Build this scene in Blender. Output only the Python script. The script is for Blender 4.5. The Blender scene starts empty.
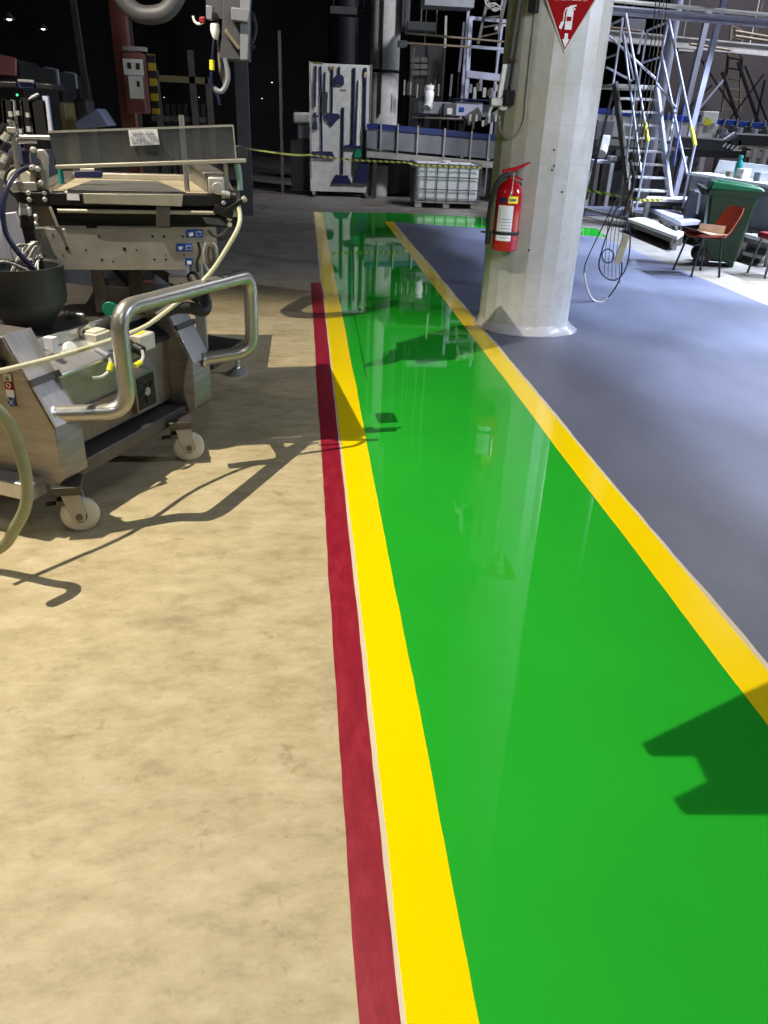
import bpy, bmesh, math, random
import numpy as np
from mathutils import Vector, Matrix
random.seed(7)
SC = bpy.context.scene
COL = SC.collection
PI = math.pi

# ------------------------------------------------------------------ camera
F = 769.0; CH = 1.55
_Y = np.array([303-384, 114-512, F]); _nx = -62.0
_D = np.array([_nx, -(_Y[0]*_nx+F*F)/_Y[1], F])
_Y = _Y/np.linalg.norm(_Y); _Z = -_D/np.linalg.norm(_D); _X = np.cross(_Y, _Z)
RC = np.array([_X, _Y, _Z])                       # camera (right, down, forward) -> world
def ray(px, py): return RC @ np.array([px-384, py-512, F])
O = np.array([0, 0, CH])
def gp(px, py, z=0.0):                            # where a sight line meets the height z
    d = ray(px, py); t = (z-CH)/d[2]; return Vector((d[0]*t, d[1]*t, z))
def at(px, py, y):                                # where a sight line meets the depth y
    d = ray(px, py); return Vector(d*(y/d[1])+O)
def onp(px, py, p, nrm):
    d = ray(px, py); nrm = np.array(nrm, float); t = (nrm @ (np.array(p, float)-O))/(nrm @ d); return Vector(O+d*t)

cam = bpy.data.cameras.new('camera'); co = bpy.data.objects.new('camera', cam); COL.objects.link(co)
m = Matrix.Identity(4)
for i in range(3):
    m[i][0] = RC[i, 0]; m[i][1] = -RC[i, 1]; m[i][2] = -RC[i, 2]
m[2][3] = CH; co.matrix_world = m
cam.sensor_width = 36; cam.lens = F/1024*36; cam.clip_start = .02; cam.clip_end = 200
SC.camera = co
SC.view_settings.view_transform = 'Standard'; SC.view_settings.look = 'None'
SC.view_settings.gamma = 1; SC.view_settings.use_curve_mapping = False
SC.view_settings.exposure = 0.0

# ------------------------------------------------------------------ materials
def lin(c):
    c /= 255.0
    return c/12.92 if c <= .04045 else ((c+.055)/1.055)**2.4
def S(r, g, b): return (lin(r), lin(g), lin(b), 1)
class NT:
    def __init__(s, name):
        s.m = bpy.data.materials.new(name); s.m.use_nodes = True
        s.t = s.m.node_tree; s.n = s.t.nodes; s.b = s.n['Principled BSDF']
    def add(s, kind, **kw):
        x = s.n.new(kind)
        for k, v in kw.items(): setattr(x, k, v)
        return x
    def link(s, a, b): s.t.links.new(a, b)
    def coords(s, which='Object', scale=(1, 1, 1)):
        tc = s.add('ShaderNodeTexCoord'); mp = s.add('ShaderNodeMapping'); mp.inputs['Scale'].default_value = scale
        s.link(tc.outputs[which], mp.inputs['Vector']); return mp.outputs[0]
    def noise(s, vec, scale, detail=4, rough=.55):
        x = s.add('ShaderNodeTexNoise'); x.inputs['Scale'].default_value = scale
        x.inputs['Detail'].default_value = detail; x.inputs['Roughness'].default_value = rough
        s.link(vec, x.inputs['Vector']); return x.outputs['Fac']
    def ramp(s, fac, stops):
        x = s.add('ShaderNodeValToRGB'); e = x.color_ramp.elements
        while len(e) < len(stops): e.new(.5)
        for i, (p, c) in enumerate(stops): e[i].position = p; e[i].color = c
        s.link(fac, x.inputs[0]); return x.outputs[0]
    def mix(s, fac, a, b, blend='MIX'):
        x = s.add('ShaderNodeMix', data_type='RGBA', blend_type=blend)
        for k, v in ((0, fac), (6, a), (7, b)):
            if hasattr(v, 'is_linked'): s.link(v, x.inputs[k])
            else: x.inputs[k].default_value = v
        return x.outputs[2]
    def bump(s, h, strength=.2, dist=.01):
        x = s.add('ShaderNodeBump'); x.inputs['Strength'].default_value = strength; x.inputs['Distance'].default_value = dist
        s.link(h, x.inputs['Height']); s.link(x.outputs[0], s.b.inputs['Normal'])
def mat(name, col, rough=.5, metal=0.0, var=.18, scale=9, bump=0.0, stretch=(1, 1, 1), alpha=None, trans=0, emit=0, coat=0):
    t = NT(name); v = t.coords('Object', stretch)
    n = t.noise(v, scale)
    lo = tuple(max(0, c*(1-var)) for c in col[:3])+(1,); hi = tuple(min(1, c*(1+var)) for c in col[:3])+(1,)
    c = t.ramp(n, [(.3, lo), (.7, hi)])
    t.link(c, t.b.inputs['Base Color'])
    t.b.inputs['Roughness'].default_value = rough; t.b.inputs['Metallic'].default_value = metal
    if bump: t.bump(n, bump)
    if alpha is not None: t.b.inputs['Alpha'].default_value = alpha
    if trans: t.b.inputs['Transmission Weight'].default_value = trans
    if coat: t.b.inputs['Coat Weight'].default_value = coat; t.b.inputs['Coat Roughness'].default_value = .05
    if emit:
        t.link(c, t.b.inputs['Emission Color']); t.b.inputs['Emission Strength'].default_value = emit
    return t.m

def floor_mat():
    t = NT('worn tan concrete'); v = t.coords('Object')
    tcd = t.add('ShaderNodeTexCoord'); md = t.add('ShaderNodeMapping'); md.inputs['Rotation'].default_value = (0, 0, -.6); md.inputs['Scale'].default_value = (2.4, 4.6, 1); t.link(tcd.outputs['Object'], md.inputs[0]); diag = md.outputs[0]
    big = t.noise(v, .55, 5); mid = t.noise(v, 3.2, 8, .68); fine = t.noise(v, 26, 6, .7)
    st = t.noise(diag, 2.6, 8, .74)
    c = t.ramp(mid, [(.3, S(150, 136, 104)), (.5, S(182, 167, 130)), (.7, S(204, 190, 156))])
    c = t.mix(.35, c, t.ramp(big, [(.3, S(166, 152, 120)), (.7, S(204, 190, 158))]))
    c = t.mix(.5, c, t.ramp(st, [(.33, S(136, 120, 86)), (.5, S(184, 168, 130)), (.66, S(212, 199, 166))]))
    sp = t.ramp(fine, [(.22, (.55, .5, .42, 1)), (.4, (1, 1, 1, 1))])
    c = t.mix(1.0, c, sp, 'MULTIPLY')
    blot = t.noise(v, 5.5, 9, .75)
    bl = t.ramp(blot, [(.3, (.62, .57, .48, 1)), (.40, (1, 1, 1, 1))])
    c = t.mix(1.0, c, bl, 'MULTIPLY')
    # greyer, darker concrete further down the hall
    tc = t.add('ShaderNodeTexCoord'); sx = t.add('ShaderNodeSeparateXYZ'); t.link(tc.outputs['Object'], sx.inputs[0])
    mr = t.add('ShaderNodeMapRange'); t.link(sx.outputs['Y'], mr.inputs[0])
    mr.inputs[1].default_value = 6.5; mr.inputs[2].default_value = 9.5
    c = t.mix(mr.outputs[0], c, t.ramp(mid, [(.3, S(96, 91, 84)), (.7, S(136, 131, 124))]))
    t.link(c, t.b.inputs['Base Color'])
    r = t.ramp(mid, [(.3, (.5, .5, .5, 1)), (.7, (.68, .68, .68, 1))]); t.link(r, t.b.inputs['Roughness'])
    t.bump(fine, .12, .004)
    return t.m
def paint_mat(name, col, rough, var=.05, wave=0.0, wscale=2.0, clouds=None, scuff=0):
    t = NT(name); v = t.coords('Object'); n = t.noise(v, 1.6, 5)
    c = t.ramp(n, [(.3, tuple(x*(1-var) for x in col[:3])+(1,)), (.7, tuple(min(1, x*(1+var)) for x in col[:3])+(1,))])
    if clouds:
        st = t.noise(t.coords('Object', (1.6, .7, 1)), 1.3, 6, .6)
        c = t.mix(.7, c, t.ramp(st, [(.3, clouds[0]), (.7, clouds[1])]))
    if scuff:
        s = t.noise(t.coords('Object', (6, 2, 1)), 4, 8, .75)
        c = t.mix(scuff, c, t.ramp(s, [(.25, S(70, 12, 24)), (.5, col), (.72, S(176, 60, 70))]))
    t.link(c, t.b.inputs['Base Color']); t.b.inputs['Roughness'].default_value = rough
    if wave: t.bump(t.noise(v, wscale, 2, .4), wave, .01)
    return t.m
M = {}
M['floor'] = floor_mat()
M['green'] = paint_mat('fresh glossy green epoxy', S(38, 172, 46), .03, .05, .05, 1.9)
M['yellow'] = paint_mat('glossy yellow line paint', S(255, 220, 0), .12, .02, .05, 3)
M['red'] = paint_mat('worn red line paint', S(146, 22, 44), .4, .1, scuff=.55)
M['primer'] = paint_mat('pale primer', S(214, 200, 172), .6, .1)
M['grey'] = paint_mat('satin grey floor coating', S(92, 97, 117), .48, .06, .03, 2.5, (S(83, 88, 106), S(107, 112, 132)))
M['wall'] = mat('dark hall wall', S(92, 86, 86), .9, 0, .3, .6)
M['walld'] = mat('near black hall wall', S(38, 36, 38), .95, 0, .3, .6)  # near-black tone for the back, left and front walls
M['ceil'] = mat('dark roof', S(30, 30, 32), .95, 0, .2, 1)
M['steel'] = mat('brushed stainless steel', S(146, 141, 136), .36, .72, .16, 7, 0, (1, 1, 6))
M['steel_b'] = mat('bright stainless steel', S(206, 204, 206), .28, .7, .12, 14, 0, (1, 6, 1))
M['steel_d'] = mat('dull dark steel', S(88, 84, 80), .42, .6, .25, 6)
M['tube'] = mat('polished steel tube', S(182, 178, 170), .33, .75, .08, 12)
M['alu'] = mat('grey cast alloy', S(168, 166, 160), .45, .3, .12, 9)
M['black'] = mat('black rubber', S(20, 20, 22), .55, 0, .2, 12)
M['blackp'] = mat('black painted metal', S(26, 26, 28), .42, .2, .25, 9)
M['char'] = mat('dark grey plastic', S(44, 46, 46), .5, 0, .2, 9)
M['cream'] = mat('cream plastic', S(204, 200, 184), .4, 0, .1, 9)
M['creamh'] = mat('cream hose rubber', S(206, 201, 170), .42, 0, .06, 12)
M['greenh'] = mat('grey green hose', S(150, 152, 116), .45, 0, .08, 12)
M['wear'] = mat('scuffed grey wear plate', S(112, 112, 110), .3, .3, .4, 6, 0, (1, 3, 1))
M['belt'] = mat('soiled cream belt', S(178, 168, 142), .4, .1, .3, 7, 0, (1, 3.5, 1))
M['beige'] = mat('beige painted plate', S(164, 159, 146), .45, .2, .1, 10)
M['white'] = mat('white paint', S(232, 232, 232), .45, 0, .05, 9)
M['whited'] = mat('grubby white paint', S(196, 194, 192), .55, 0, .14, 7)
M['paper'] = mat('white paper', S(240, 240, 248), .8, 0, .02, 9)
M['ink'] = mat('grey ink', S(96, 96, 110), .8, 0, .05, 9)
M['inkl'] = mat('pale grey ink', S(150, 150, 168), .8, 0, .05, 9)
M['ghandle'] = mat('pale green translucent plastic', S(120, 150, 136), .35, 0, .1, 9)
M['blue'] = mat('blue label', S(22, 66, 150), .4, 0, .08, 9)
M['bluerail'] = mat('blue guide rail', S(30, 46, 104), .4, 0, .1, 6)
M['navy'] = mat('navy plastic', S(22, 30, 72), .5, 0, .15, 9)
M['navyh'] = mat('navy hose', S(24, 26, 58), .35, 0, .15, 9)
M['teal'] = mat('teal plastic', S(40, 150, 146), .35, 0, .1, 9)
M['gwheel'] = mat('green polyurethane', S(16, 130, 96), .4, 0, .1, 9)
M['fred'] = mat('extinguisher red enamel', S(172, 14, 26), .22, 0, .06, 9, coat=.4)
M['sred'] = mat('sign red', S(150, 2, 10), .7, 0, .05, 9); M['sred'].node_tree.nodes['Principled BSDF'].inputs['Specular IOR Level'].default_value = .15
M['tag'] = mat('yellow plastic', S(236, 226, 40), .5, 0, .05, 9)
M['orange'] = mat('orange red plastic shell', S(190, 82, 60), .4, 0, .1, 7)
M['crim'] = mat('dark red vinyl', S(130, 24, 40), .5, 0, .1, 7)
M['card'] = mat('brown cardboard', S(196, 160, 132), .8, 0, .1, 7)
M['cardt'] = mat('dull tan card tag', S(150, 140, 112), .8, 0, .15, 12)
M['bin'] = mat('dark green bin plastic', S(10, 60, 35), .42, 0, .12, 7)
M['binlid'] = mat('green bin lid plastic', S(20, 92, 56), .38, 0, .12, 7)
M['lav'] = mat('pale grey blue painted steel', S(176, 178, 200), .5, .1, .1, 5)
M['greyp'] = mat('grey painted panel', S(120, 122, 130), .5, .1, .14, 5)
M['dgrey'] = mat('dark grey machine paint', S(66, 66, 72), .55, .1, .25, 4)
M['pink'] = mat('faded pink red paint', S(140, 84, 84), .6, 0, .15, 7)
M['olive'] = mat('olive painted beam', S(112, 100, 60), .6, 0, .2, 7)
M['ibc'] = mat('milky white plastic tank', S(226, 228, 232), .42, 0, .06, 3)
M['galv'] = mat('galvanised tube', S(120, 122, 128), .4, .6, .15, 12)
M['brown'] = mat('brown stained metal', S(126, 112, 96), .5, .3, .25, 9)
M['film'] = mat('clear plastic film', S(226, 226, 232), .15, 0, .05, 20, .5, alpha=.45)
M['guard'] = mat('smoky clear guard plastic', S(104, 106, 108), .1, 0, .1, 5, alpha=.4)
M['dustblue'] = mat('dusty blue grey sheet', S(110, 112, 132), .6, 0, .1, 5)
M['lamp'] = mat('lit lamp glass', (1, .96, .9, 1), .5, 0, 0, 1, emit=4)
M['gled'] = mat('green indicator glass', (.05, .8, .3, 1), .5, 0, 0, 1, emit=.6)

def stripe_mat(name, a, b, scale, axis='X', diag=0.0):
    t = NT(name); tc = t.add('ShaderNodeTexCoord'); sx = t.add('ShaderNodeSeparateXYZ'); t.link(tc.outputs['Object'], sx.inputs[0])
    ma = t.add('ShaderNodeMath', operation='MULTIPLY_ADD'); t.link(sx.outputs['Z'], ma.inputs[0]); ma.inputs[1].default_value = diag
    t.link(sx.outputs[axis], ma.inputs[2])
    mu = t.add('ShaderNodeMath', operation='MULTIPLY'); t.link(ma.outputs[0], mu.inputs[0]); mu.inputs[1].default_value = scale
    fr = t.add('ShaderNodeMath', operation='FRACT'); t.link(mu.outputs[0], fr.inputs[0])
    gt = t.add('ShaderNodeMath', operation='GREATER_THAN'); t.link(fr.outputs[0], gt.inputs[0]); gt.inputs[1].default_value = .5
    t.link(t.mix(gt.outputs[0], a, b), t.b.inputs['Base Color']); t.b.inputs['Roughness'].default_value = .5
    return t.m
M['hazard'] = stripe_mat('yellow and black hazard stripes', S(190, 170, 40), S(20, 20, 20), 9, 'Z')
M['tape'] = stripe_mat('yellow and black barrier tape', S(206, 198, 80), S(92, 88, 56), 9, 'X', 1.0)

def column_mat():
    t = NT('tiled off white column'); tc = t.add('ShaderNodeTexCoord'); sx = t.add('ShaderNodeSeparateXYZ'); t.link(tc.outputs['Object'], sx.inputs[0])
    v = t.coords('Object'); n = t.noise(v, 2.2, 6, .6); f = t.noise(v, 14, 5, .65)
    c = t.ramp(n, [(.3, S(172, 171, 168)), (.55, S(190, 190, 188)), (.8, S(204, 204, 204))])
    c = t.mix(.25, c, t.ramp(f, [(.3, S(156, 154, 146)), (.7, S(208, 207, 204))]))
    ang = t.add('ShaderNodeMath', operation='ARCTAN2'); t.link(sx.outputs['Y'], ang.inputs[0]); t.link(sx.outputs['X'], ang.inputs[1])
    def line(src, mult, width, off=0.0):
        a = t.add('ShaderNodeMath', operation='MULTIPLY_ADD'); t.link(src, a.inputs[0]); a.inputs[1].default_value = mult; a.inputs[2].default_value = off
        b = t.add('ShaderNodeMath', operation='FRACT'); t.link(a.outputs[0], b.inputs[0])
        d = t.add('ShaderNodeMath', operation='LESS_THAN'); t.link(b.outputs[0], d.inputs[0]); d.inputs[1].default_value = width
        return d.outputs[0]
    l1 = line(sx.outputs['Z'], 1/.262, .016, .1); l2 = line(ang.outputs[0], 20/(2*PI), .02, 0)
    mx = t.add('ShaderNodeMath', operation='MAXIMUM'); t.link(l1, mx.inputs[0]); t.link(l2, mx.inputs[1])
    half = t.add('ShaderNodeMath', operation='MULTIPLY'); t.link(mx.outputs[0], half.inputs[0]); half.inputs[1].default_value = .3
    c = t.mix(half.outputs[0], c, S(140, 136, 126))
    # brownish smear of old dirt on the upper middle
    d = t.noise(t.coords('Object', (1.5, 1.5, .7)), 1.7, 5, .6)
    zc = t.add('ShaderNodeMapRange'); t.link(sx.outputs['Z'], zc.inputs[0]); zc.inputs[1].default_value = .9; zc.inputs[2].default_value = 1.3
    k = t.add('ShaderNodeMath', operation='MULTIPLY'); t.link(t.ramp(d, [(.42, (0, 0, 0, 1)), (.68, (.6, .6, .6, 1))]), k.inputs[0]); t.link(zc.outputs[0], k.inputs[1])
    c = t.mix(k.outputs[0], c, S(164, 148, 120))
    t.link(c, t.b.inputs['Base Color']); t.b.inputs['Roughness'].default_value = .42
    inv = t.add('ShaderNodeMath', operation='SUBTRACT'); inv.inputs[0].default_value = 1; t.link(mx.outputs[0], inv.inputs[1])
    t.bump(inv.outputs[0], .25, .004)
    return t.m
M['column'] = column_mat()
def perf_mat():
    t = NT('stained drilled steel plate'); v = t.coords('Object'); n = t.noise(v, 4, 6, .6); n2 = t.noise(t.coords('Object', (1, 1, 3)), 9, 5)
    c = t.ramp(n, [(.3, S(136, 132, 125)), (.6, S(166, 162, 155)), (.8, S(182, 178, 171))])
    c = t.mix(.2, c, t.ramp(n2, [(.3, S(126, 118, 106)), (.7, S(190, 187, 180))]))
    t.link(c, t.b.inputs['Base Color']); t.b.inputs['Roughness'].default_value = .42; t.b.inputs['Metallic'].default_value = .35
    return t.m
M['plate'] = perf_mat()

# ------------------------------------------------------------------ geometry helpers
WORLD = {}
def thing(name, label, cat, loc=(0, 0, 0), rz=0.0, group=None):
    o = bpy.data.objects.new(name, None); COL.objects.link(o); o.empty_display_size = .1
    o.location = loc; o.rotation_euler = (0, 0, rz); o['label'] = label; o['category'] = cat
    if group: o['group'] = group
    WORLD[o] = (Matrix.Translation(Vector(loc)) @ Matrix.Rotation(rz, 4, 'Z')).inverted()
    return o
def tag(o, label, cat, group=None):
    o['label'] = label; o['category'] = cat
    if group: o['group'] = group
    return o
class MB:
    def __init__(s): s.bm = bmesh.new()
    def face(s, vs):
        try: return s.bm.faces.new(vs)
        except ValueError: return None
    def hexa(s, p):      # 8 points: bottom 0-3, top 4-7
        v = [s.bm.verts.new(Vector(q)) for q in p]
        for f in ((3, 2, 1, 0), (4, 5, 6, 7), (0, 1, 5, 4), (1, 2, 6, 5), (2, 3, 7, 6), (3, 0, 4, 7)): s.face([v[i] for i in f])
        return s
    def box(s, c, d, rz=0.0, basis=None):
        B = basis or Matrix.Rotation(rz, 3, 'Z'); c = Vector(c); h = [x/2 for x in d]
        P = [c+B @ Vector((x*h[0], y*h[1], z*h[2])) for z in (-1, 1) for x, y in ((-1, -1), (1, -1), (1, 1), (-1, 1))]
        return s.hexa(P)
    def span(s, a, b):   # axis-aligned box from corner to corner
        return s.box([(a[i]+b[i])/2 for i in range(3)], [abs(a[i]-b[i]) for i in range(3)])
    def frame(s, p0, p1, up=(0, 0, 1)):
        z = (Vector(p1)-Vector(p0)); L = z.length; z.normalize(); u = Vector(up)
        if abs(z.dot(u)) > .97: u = Vector((0, 1, 0))
        x = u.cross(z).normalized(); y = z.cross(x)
        return Matrix((x, y, z)).transposed(), L
    def bar(s, p0, p1, w, h, up=(0, 0, 1)):
        B, L = s.frame(p0, p1, up); return s.box((Vector(p0)+Vector(p1))/2, (w, h, L), basis=B)
    def ring(s, c, B, r, n, r2=None):
        return [s.bm.verts.new(Vector(c)+B @ Vector((r*math.cos(2*PI*i/n), (r2 or r)*math.sin(2*PI*i/n), 0))) for i in range(n)]
    def loft(s, rings, cap=True, closed=False):
        n = len(rings[0]); R = rings+([rings[0]] if closed else [])
        for a, b in zip(R[:-1], R[1:]):
            for i in range(n): s.face([a[i], a[(i+1) % n], b[(i+1) % n], b[i]])
        if cap and not closed:
            s.face(rings[0][::-1]); s.face(rings[-1])
        return s
    def cyl(s, p0, p1, r0, r1=None, n=16):
        B, L = s.frame(p0, p1); return s.loft([s.ring(p0, B, r0, n), s.ring(p1, B, r1 if r1 is not None else r0, n)])
    def lathe(s, prof, c=(0, 0, 0), axis=(0, 0, 1), n=28, cap=True):   # prof: (r, h)
        c = Vector(c); ax = Vector(axis).normalized(); B, _ = s.frame(c, c+ax)
        return s.loft([s.ring(c+ax*hh, B, max(r, 1e-4), n) for r, hh in prof], cap)
    def tube(s, pts, r, n=10, sub=0, closed=False, fillet=0):
        P = [Vector(p) for p in pts]
        if fillet:
            Q = [P[0]]
            for a, b, c in zip(P[:-2], P[1:-1], P[2:]):
                f = min(fillet, (a-b).length*.49, (c-b).length*.49); A = b+(a-b).normalized()*f; C_ = b+(c-b).normalized()*f
                for k in range(9):
                    t = k/8; Q.append(A*(1-t)**2+b*2*t*(1-t)+C_*t*t)
            P = Q+[P[-1]]
        if sub:
            Q = []; N = len(P); rng = range(N if closed else N-1)
            for i in rng:
                p0 = P[(i-1) % N] if closed or i > 0 else P[i]; p1 = P[i]; p2 = P[(i+1) % N]; p3 = P[(i+2) % N] if closed or i+2 < N else p2
                for k in range(sub):
                    t = k/sub
                    Q.append(.5*((2*p1)+(p2-p0)*t+(2*p0-5*p1+4*p2-p3)*t*t+(3*p1-p0-3*p2+p3)*t**3))
            P = Q if closed else Q+[P[-1]]
        rings = []; prev = None; N = len(P)
        for i in range(N):
            a = P[(i-1) % N] if closed or i > 0 else P[i]; b = P[(i+1) % N] if closed or i < N-1 else P[i]
            t = (b-a).normalized()
            if prev is None:
                u = Vector((0, 0, 1)) if abs(t.z) < .9 else Vector((1, 0, 0))
            else: u = prev
            x = (u-t*u.dot(t)).normalized(); y = t.cross(x); prev = x
            rr = r(i/(N-1)) if callable(r) else r
            rings.append([s.bm.verts.new(P[i]+x*rr*math.cos(2*PI*k/n)+y*rr*math.sin(2*PI*k/n)) for k in range(n)])
        return s.loft(rings, True, closed)
    def prism(s, poly, o, ax, ay, dv):     # 2D polygon in the plane (ax, ay) at o, extruded by dv
        o, ax, ay, dv = map(Vector, (o, ax, ay, dv))
        a = [s.bm.verts.new(o+ax*x+ay*y) for x, y in poly]; b = [s.bm.verts.new(o+ax*x+ay*y+dv) for x, y in poly]
        n = len(poly)
        s.face(a[::-1]); s.face(b)
        for i in range(n): s.face([a[i], a[(i+1) % n], b[(i+1) % n], b[i]])
        return s
    def build(s, name, material, parent=None, local=False, bevel=0.0, smooth=True, kind=None, sub=0):
        bmesh.ops.recalc_face_normals(s.bm, faces=s.bm.faces)
        me = bpy.data.meshes.new(name)
        if parent is not None and not local:
            r = parent
            while r.parent: r = r.parent
            if r in WORLD: s.bm.transform(WORLD[r])
        if smooth:
            for f in s.bm.faces: f.smooth = True
            for e in s.bm.edges:
                if len(e.link_faces) == 2 and e.calc_face_angle(0) > .6: e.smooth = False
                elif len(e.link_faces) != 2: e.smooth = False
        s.bm.to_mesh(me); s.bm.free()
        o = bpy.data.objects.new(name, me); COL.objects.link(o)
        me.materials.append(M[material] if isinstance(material, str) else material)
        if parent is not None: o.parent = parent
        if bevel:
            b = o.modifiers.new('bevel', 'BEVEL'); b.width = bevel; b.segments = 2; b.limit_method = 'ANGLE'; b.angle_limit = .7
            b.harden_normals = False
        if kind: o['kind'] = kind
        return o
def dup(root, loc, rz=0.0, label=None, group=None):
    r = root.copy(); COL.objects.link(r); r.location = loc; r.rotation_euler = (0, 0, rz)
    if label: r['label'] = label
    if group: r['group'] = group
    for ch in list(root.children):
        c = ch.copy(); COL.objects.link(c); c.parent = r
        for g in list(ch.children):
            d = g.copy(); COL.objects.link(d); d.parent = c
    return r
def text(name, body, size, origin, ax, ay, material, parent, depth=.0006, local=False):
    cu = bpy.data.curves.new('t', 'FONT'); cu.body = body; cu.size = size; cu.align_x = 'CENTER'; cu.align_y = 'CENTER'; cu.extrude = depth
    ob = bpy.data.objects.new('t', cu); COL.objects.link(ob)
    me = bpy.data.meshes.new_from_object(ob.evaluated_get(bpy.context.evaluated_depsgraph_get()))
    bpy.data.objects.remove(ob); bpy.data.curves.remove(cu)
    ax = Vector(ax).normalized(); ay = Vector(ay).normalized(); az = ax.cross(ay)
    B = Matrix((ax, ay, az)).transposed().to_4x4(); B.translation = Vector(origin)
    if parent is not None and not local:
        r = parent
        while r.parent: r = r.parent
        if r in WORLD: B = WORLD[r] @ B
    me.transform(B); me.materials.clear(); me.materials.append(M[material])
    o = bpy.data.objects.new(name, me); COL.objects.link(o)
    if parent is not None: o.parent = parent
    return o
def struct(name, mb, material, **kw): return mb.build(name, material, kind='structure', **kw)

# ------------------------------------------------------------------ the hall
f = MB(); f.span((-15, -8, -.3), (22, 34, 0)); struct('floor', f, 'floor', smooth=False)
w = MB(); w.span((-15, 34, 0), (22, 34.4, 9.5)); struct('wall_back', w, 'walld')
w = MB(); w.span((-15.4, -8, 0), (-15, 34, 9.5)); struct('wall_left', w, 'walld')
w = MB(); w.span((22, -8, 0), (22.4, 34, 9.5)); struct('wall_right', w, 'wall')
w = MB(); w.span((-15, -8.4, 0), (22, -8, 9.5)); struct('wall_front', w, 'walld')
w = MB(); w.span((-15, -8, 9.5), (22, 34, 9.8)); struct('ceiling', w, 'ceil')
def ribbon(name, material, xl, xr, y0, y1, z, jl=0.0, jr=0.0, step=.06, seed=1, drift=None):
    rnd = random.Random(seed); b = MB(); rows = []; n = int((y1-y0)/step); al = ar = 0.0
    for i in range(n+1):
        y = y0+(y1-y0)*i/n
        al = al*.9+rnd.uniform(-jl, jl); ar = ar*.9+rnd.uniform(-jr, jr)
        L = xl+al+(drift(y) if drift else 0); R = xr+ar
        rows.append([b.bm.verts.new((L, y, -.004)), b.bm.verts.new((L, y, z)), b.bm.verts.new((R, y, z)), b.bm.verts.new((R, y, -.004))])
    for a, c in zip(rows[:-1], rows[1:]):
        for i in range(3): b.face([a[i], a[i+1], c[i+1], c[i]])
    return struct(name, b, material)
def slabpoly(name, material, pts, z):
    b = MB(); b.prism([(p[0], p[1]) for p in pts], (0, 0, -.004), (1, 0, 0), (0, 1, 0), (0, 0, z+.004)); return struct(name, b, material, smooth=False)
slabpoly('grey_floor_coating', 'grey', [(1.47, -3), (4.66, -3), (4.66, 12.0), (4.55, 12.5), (1.47, 13.65)], .0012)
slabpoly('green_walkway', 'green', [(.3, -3), (1.37, -3), (1.37, 13.62), (4.74, 12.38), (4.95, 13.4), (3.19, 14.65), (1.45, 14.95), (.28, 14.7)], .0016)
ribbon('primer_edge', 'primer', .168, .2, -3, 14.7, .0008, .003, 0, seed=3)
ribbon('yellow_stripe', 'yellow', .184, .322, -3, 14.66, .0026, .0012, .0012, seed=4)
ribbon('yellow_stripe', 'yellow', 1.342, 1.476, -3, 13.62, .0026, .0012, .001, seed=5)
ribbon('primer_edge', 'primer', 1.45, 1.495, -3, 13.6, .002, 0, .003, seed=6)
ribbon('red_stripe', 'red', .078, .172, -3, 8.2, .0012, .0016, .0012, seed=7, drift=lambda y: .016*max(0.0, min(1.0, (2.6-y)/1.8))-.011*max(0.0, min(1.0, (y-3)/5)))

# ------------------------------------------------------------------ the column
CX, CY, CR = 1.864, 6.50, .377
col = thing('support_column', 'thick off-white tiled column standing on grey floor beside the yellow line', 'column', (CX, CY, 0))
b = MB(); N = 20
b.loft([b.ring((CX, CY, z), Matrix.Identity(3), CR, N) for z in (0, 2.3, 4.6, 9.45)]); b.build('shaft', 'column', col, smooth=False)
b = MB(); prof = [(CR+.002, .075), (CR+.01, .05), (CR+.022, .022), (CR+.045, .006), (CR+.048, .003)]
rr = []
for r, hz in prof:
    rg = []
    for i in range(52):
        a = 2*PI*i/52; q = r+random.uniform(-.5, .5)*.016+(.04*max(0, math.cos(a+.6))**6 if r > CR+.02 else 0)
        rg.append(b.bm.verts.new((CX+q*math.cos(a), CY+q*math.sin(a), hz+random.uniform(0, .004))))
    rr.append(rg)
b.loft(rr, cap=False); o = b.build('plastic_film_skirt', 'film', col); o['label'] = 'crumpled clear plastic film taped round the base'
def coldir(px, py):  # outward normal of the column at a pixel
    d = ray(px, py); dx, dy = d[0], d[1]; A = dx*dx+dy*dy; B = -(dx*CX+dy*CY); C_ = CX*CX+CY*CY-CR*CR
    disc = max(B*B-A*C_, 0); t = (-B-math.sqrt(disc))/A
    p = Vector((d[0]*t, d[1]*t, CH+d[2]*t)); nn = Vector((p.x-CX, p.y-CY, 0)).normalized(); return p, nn
def colpt(px, py, off=.012):
    p, nn = coldir(px, py); q = Vector((CX, CY, p.z))+nn*(CR+off); return q
# conduits, junction box and cables fixed to the column
for k, (pts, r, mt) in enumerate([([(521, 0), (512, 55), (507, 96)], .007, 'galv'), ([(526, 0), (517, 55), (511, 96)], .006, 'galv')]):
    q = [colpt(*p) for p in pts]; q[0] = q[0]+(q[0]-q[-1])*1.5; b = MB(); b.tube(q, r, 8); b.build('conduit', mt, col)
b = MB(); p, nn = coldir(511, 98); sx = Vector((-nn.y, nn.x, 0)); B = Matrix((sx, -nn, Vector((0, 0, 1)))).transposed()
b.box(p+nn*.045, (.1, .08, .1), basis=B); jb = b.build('junction_box', 'black', col, bevel=.008); jb['label'] = 'black junction box below the conduits'
b = MB(); p, nn = coldir(516, 60); b.box(p+nn*.02, (.07, .02, .02), basis=B); b.build('conduit_clamp', 'brown', col)
b = MB(); q = [colpt(536, 14), colpt(531, 60), colpt(527, 100), colpt(525, 120), colpt(518, 134), colpt(508, 139), colpt(502, 130), colpt(501, 116), colpt(505, 102)]
b.tube(q, .007, 8, sub=5); b.build('cable', 'alu', col)
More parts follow.
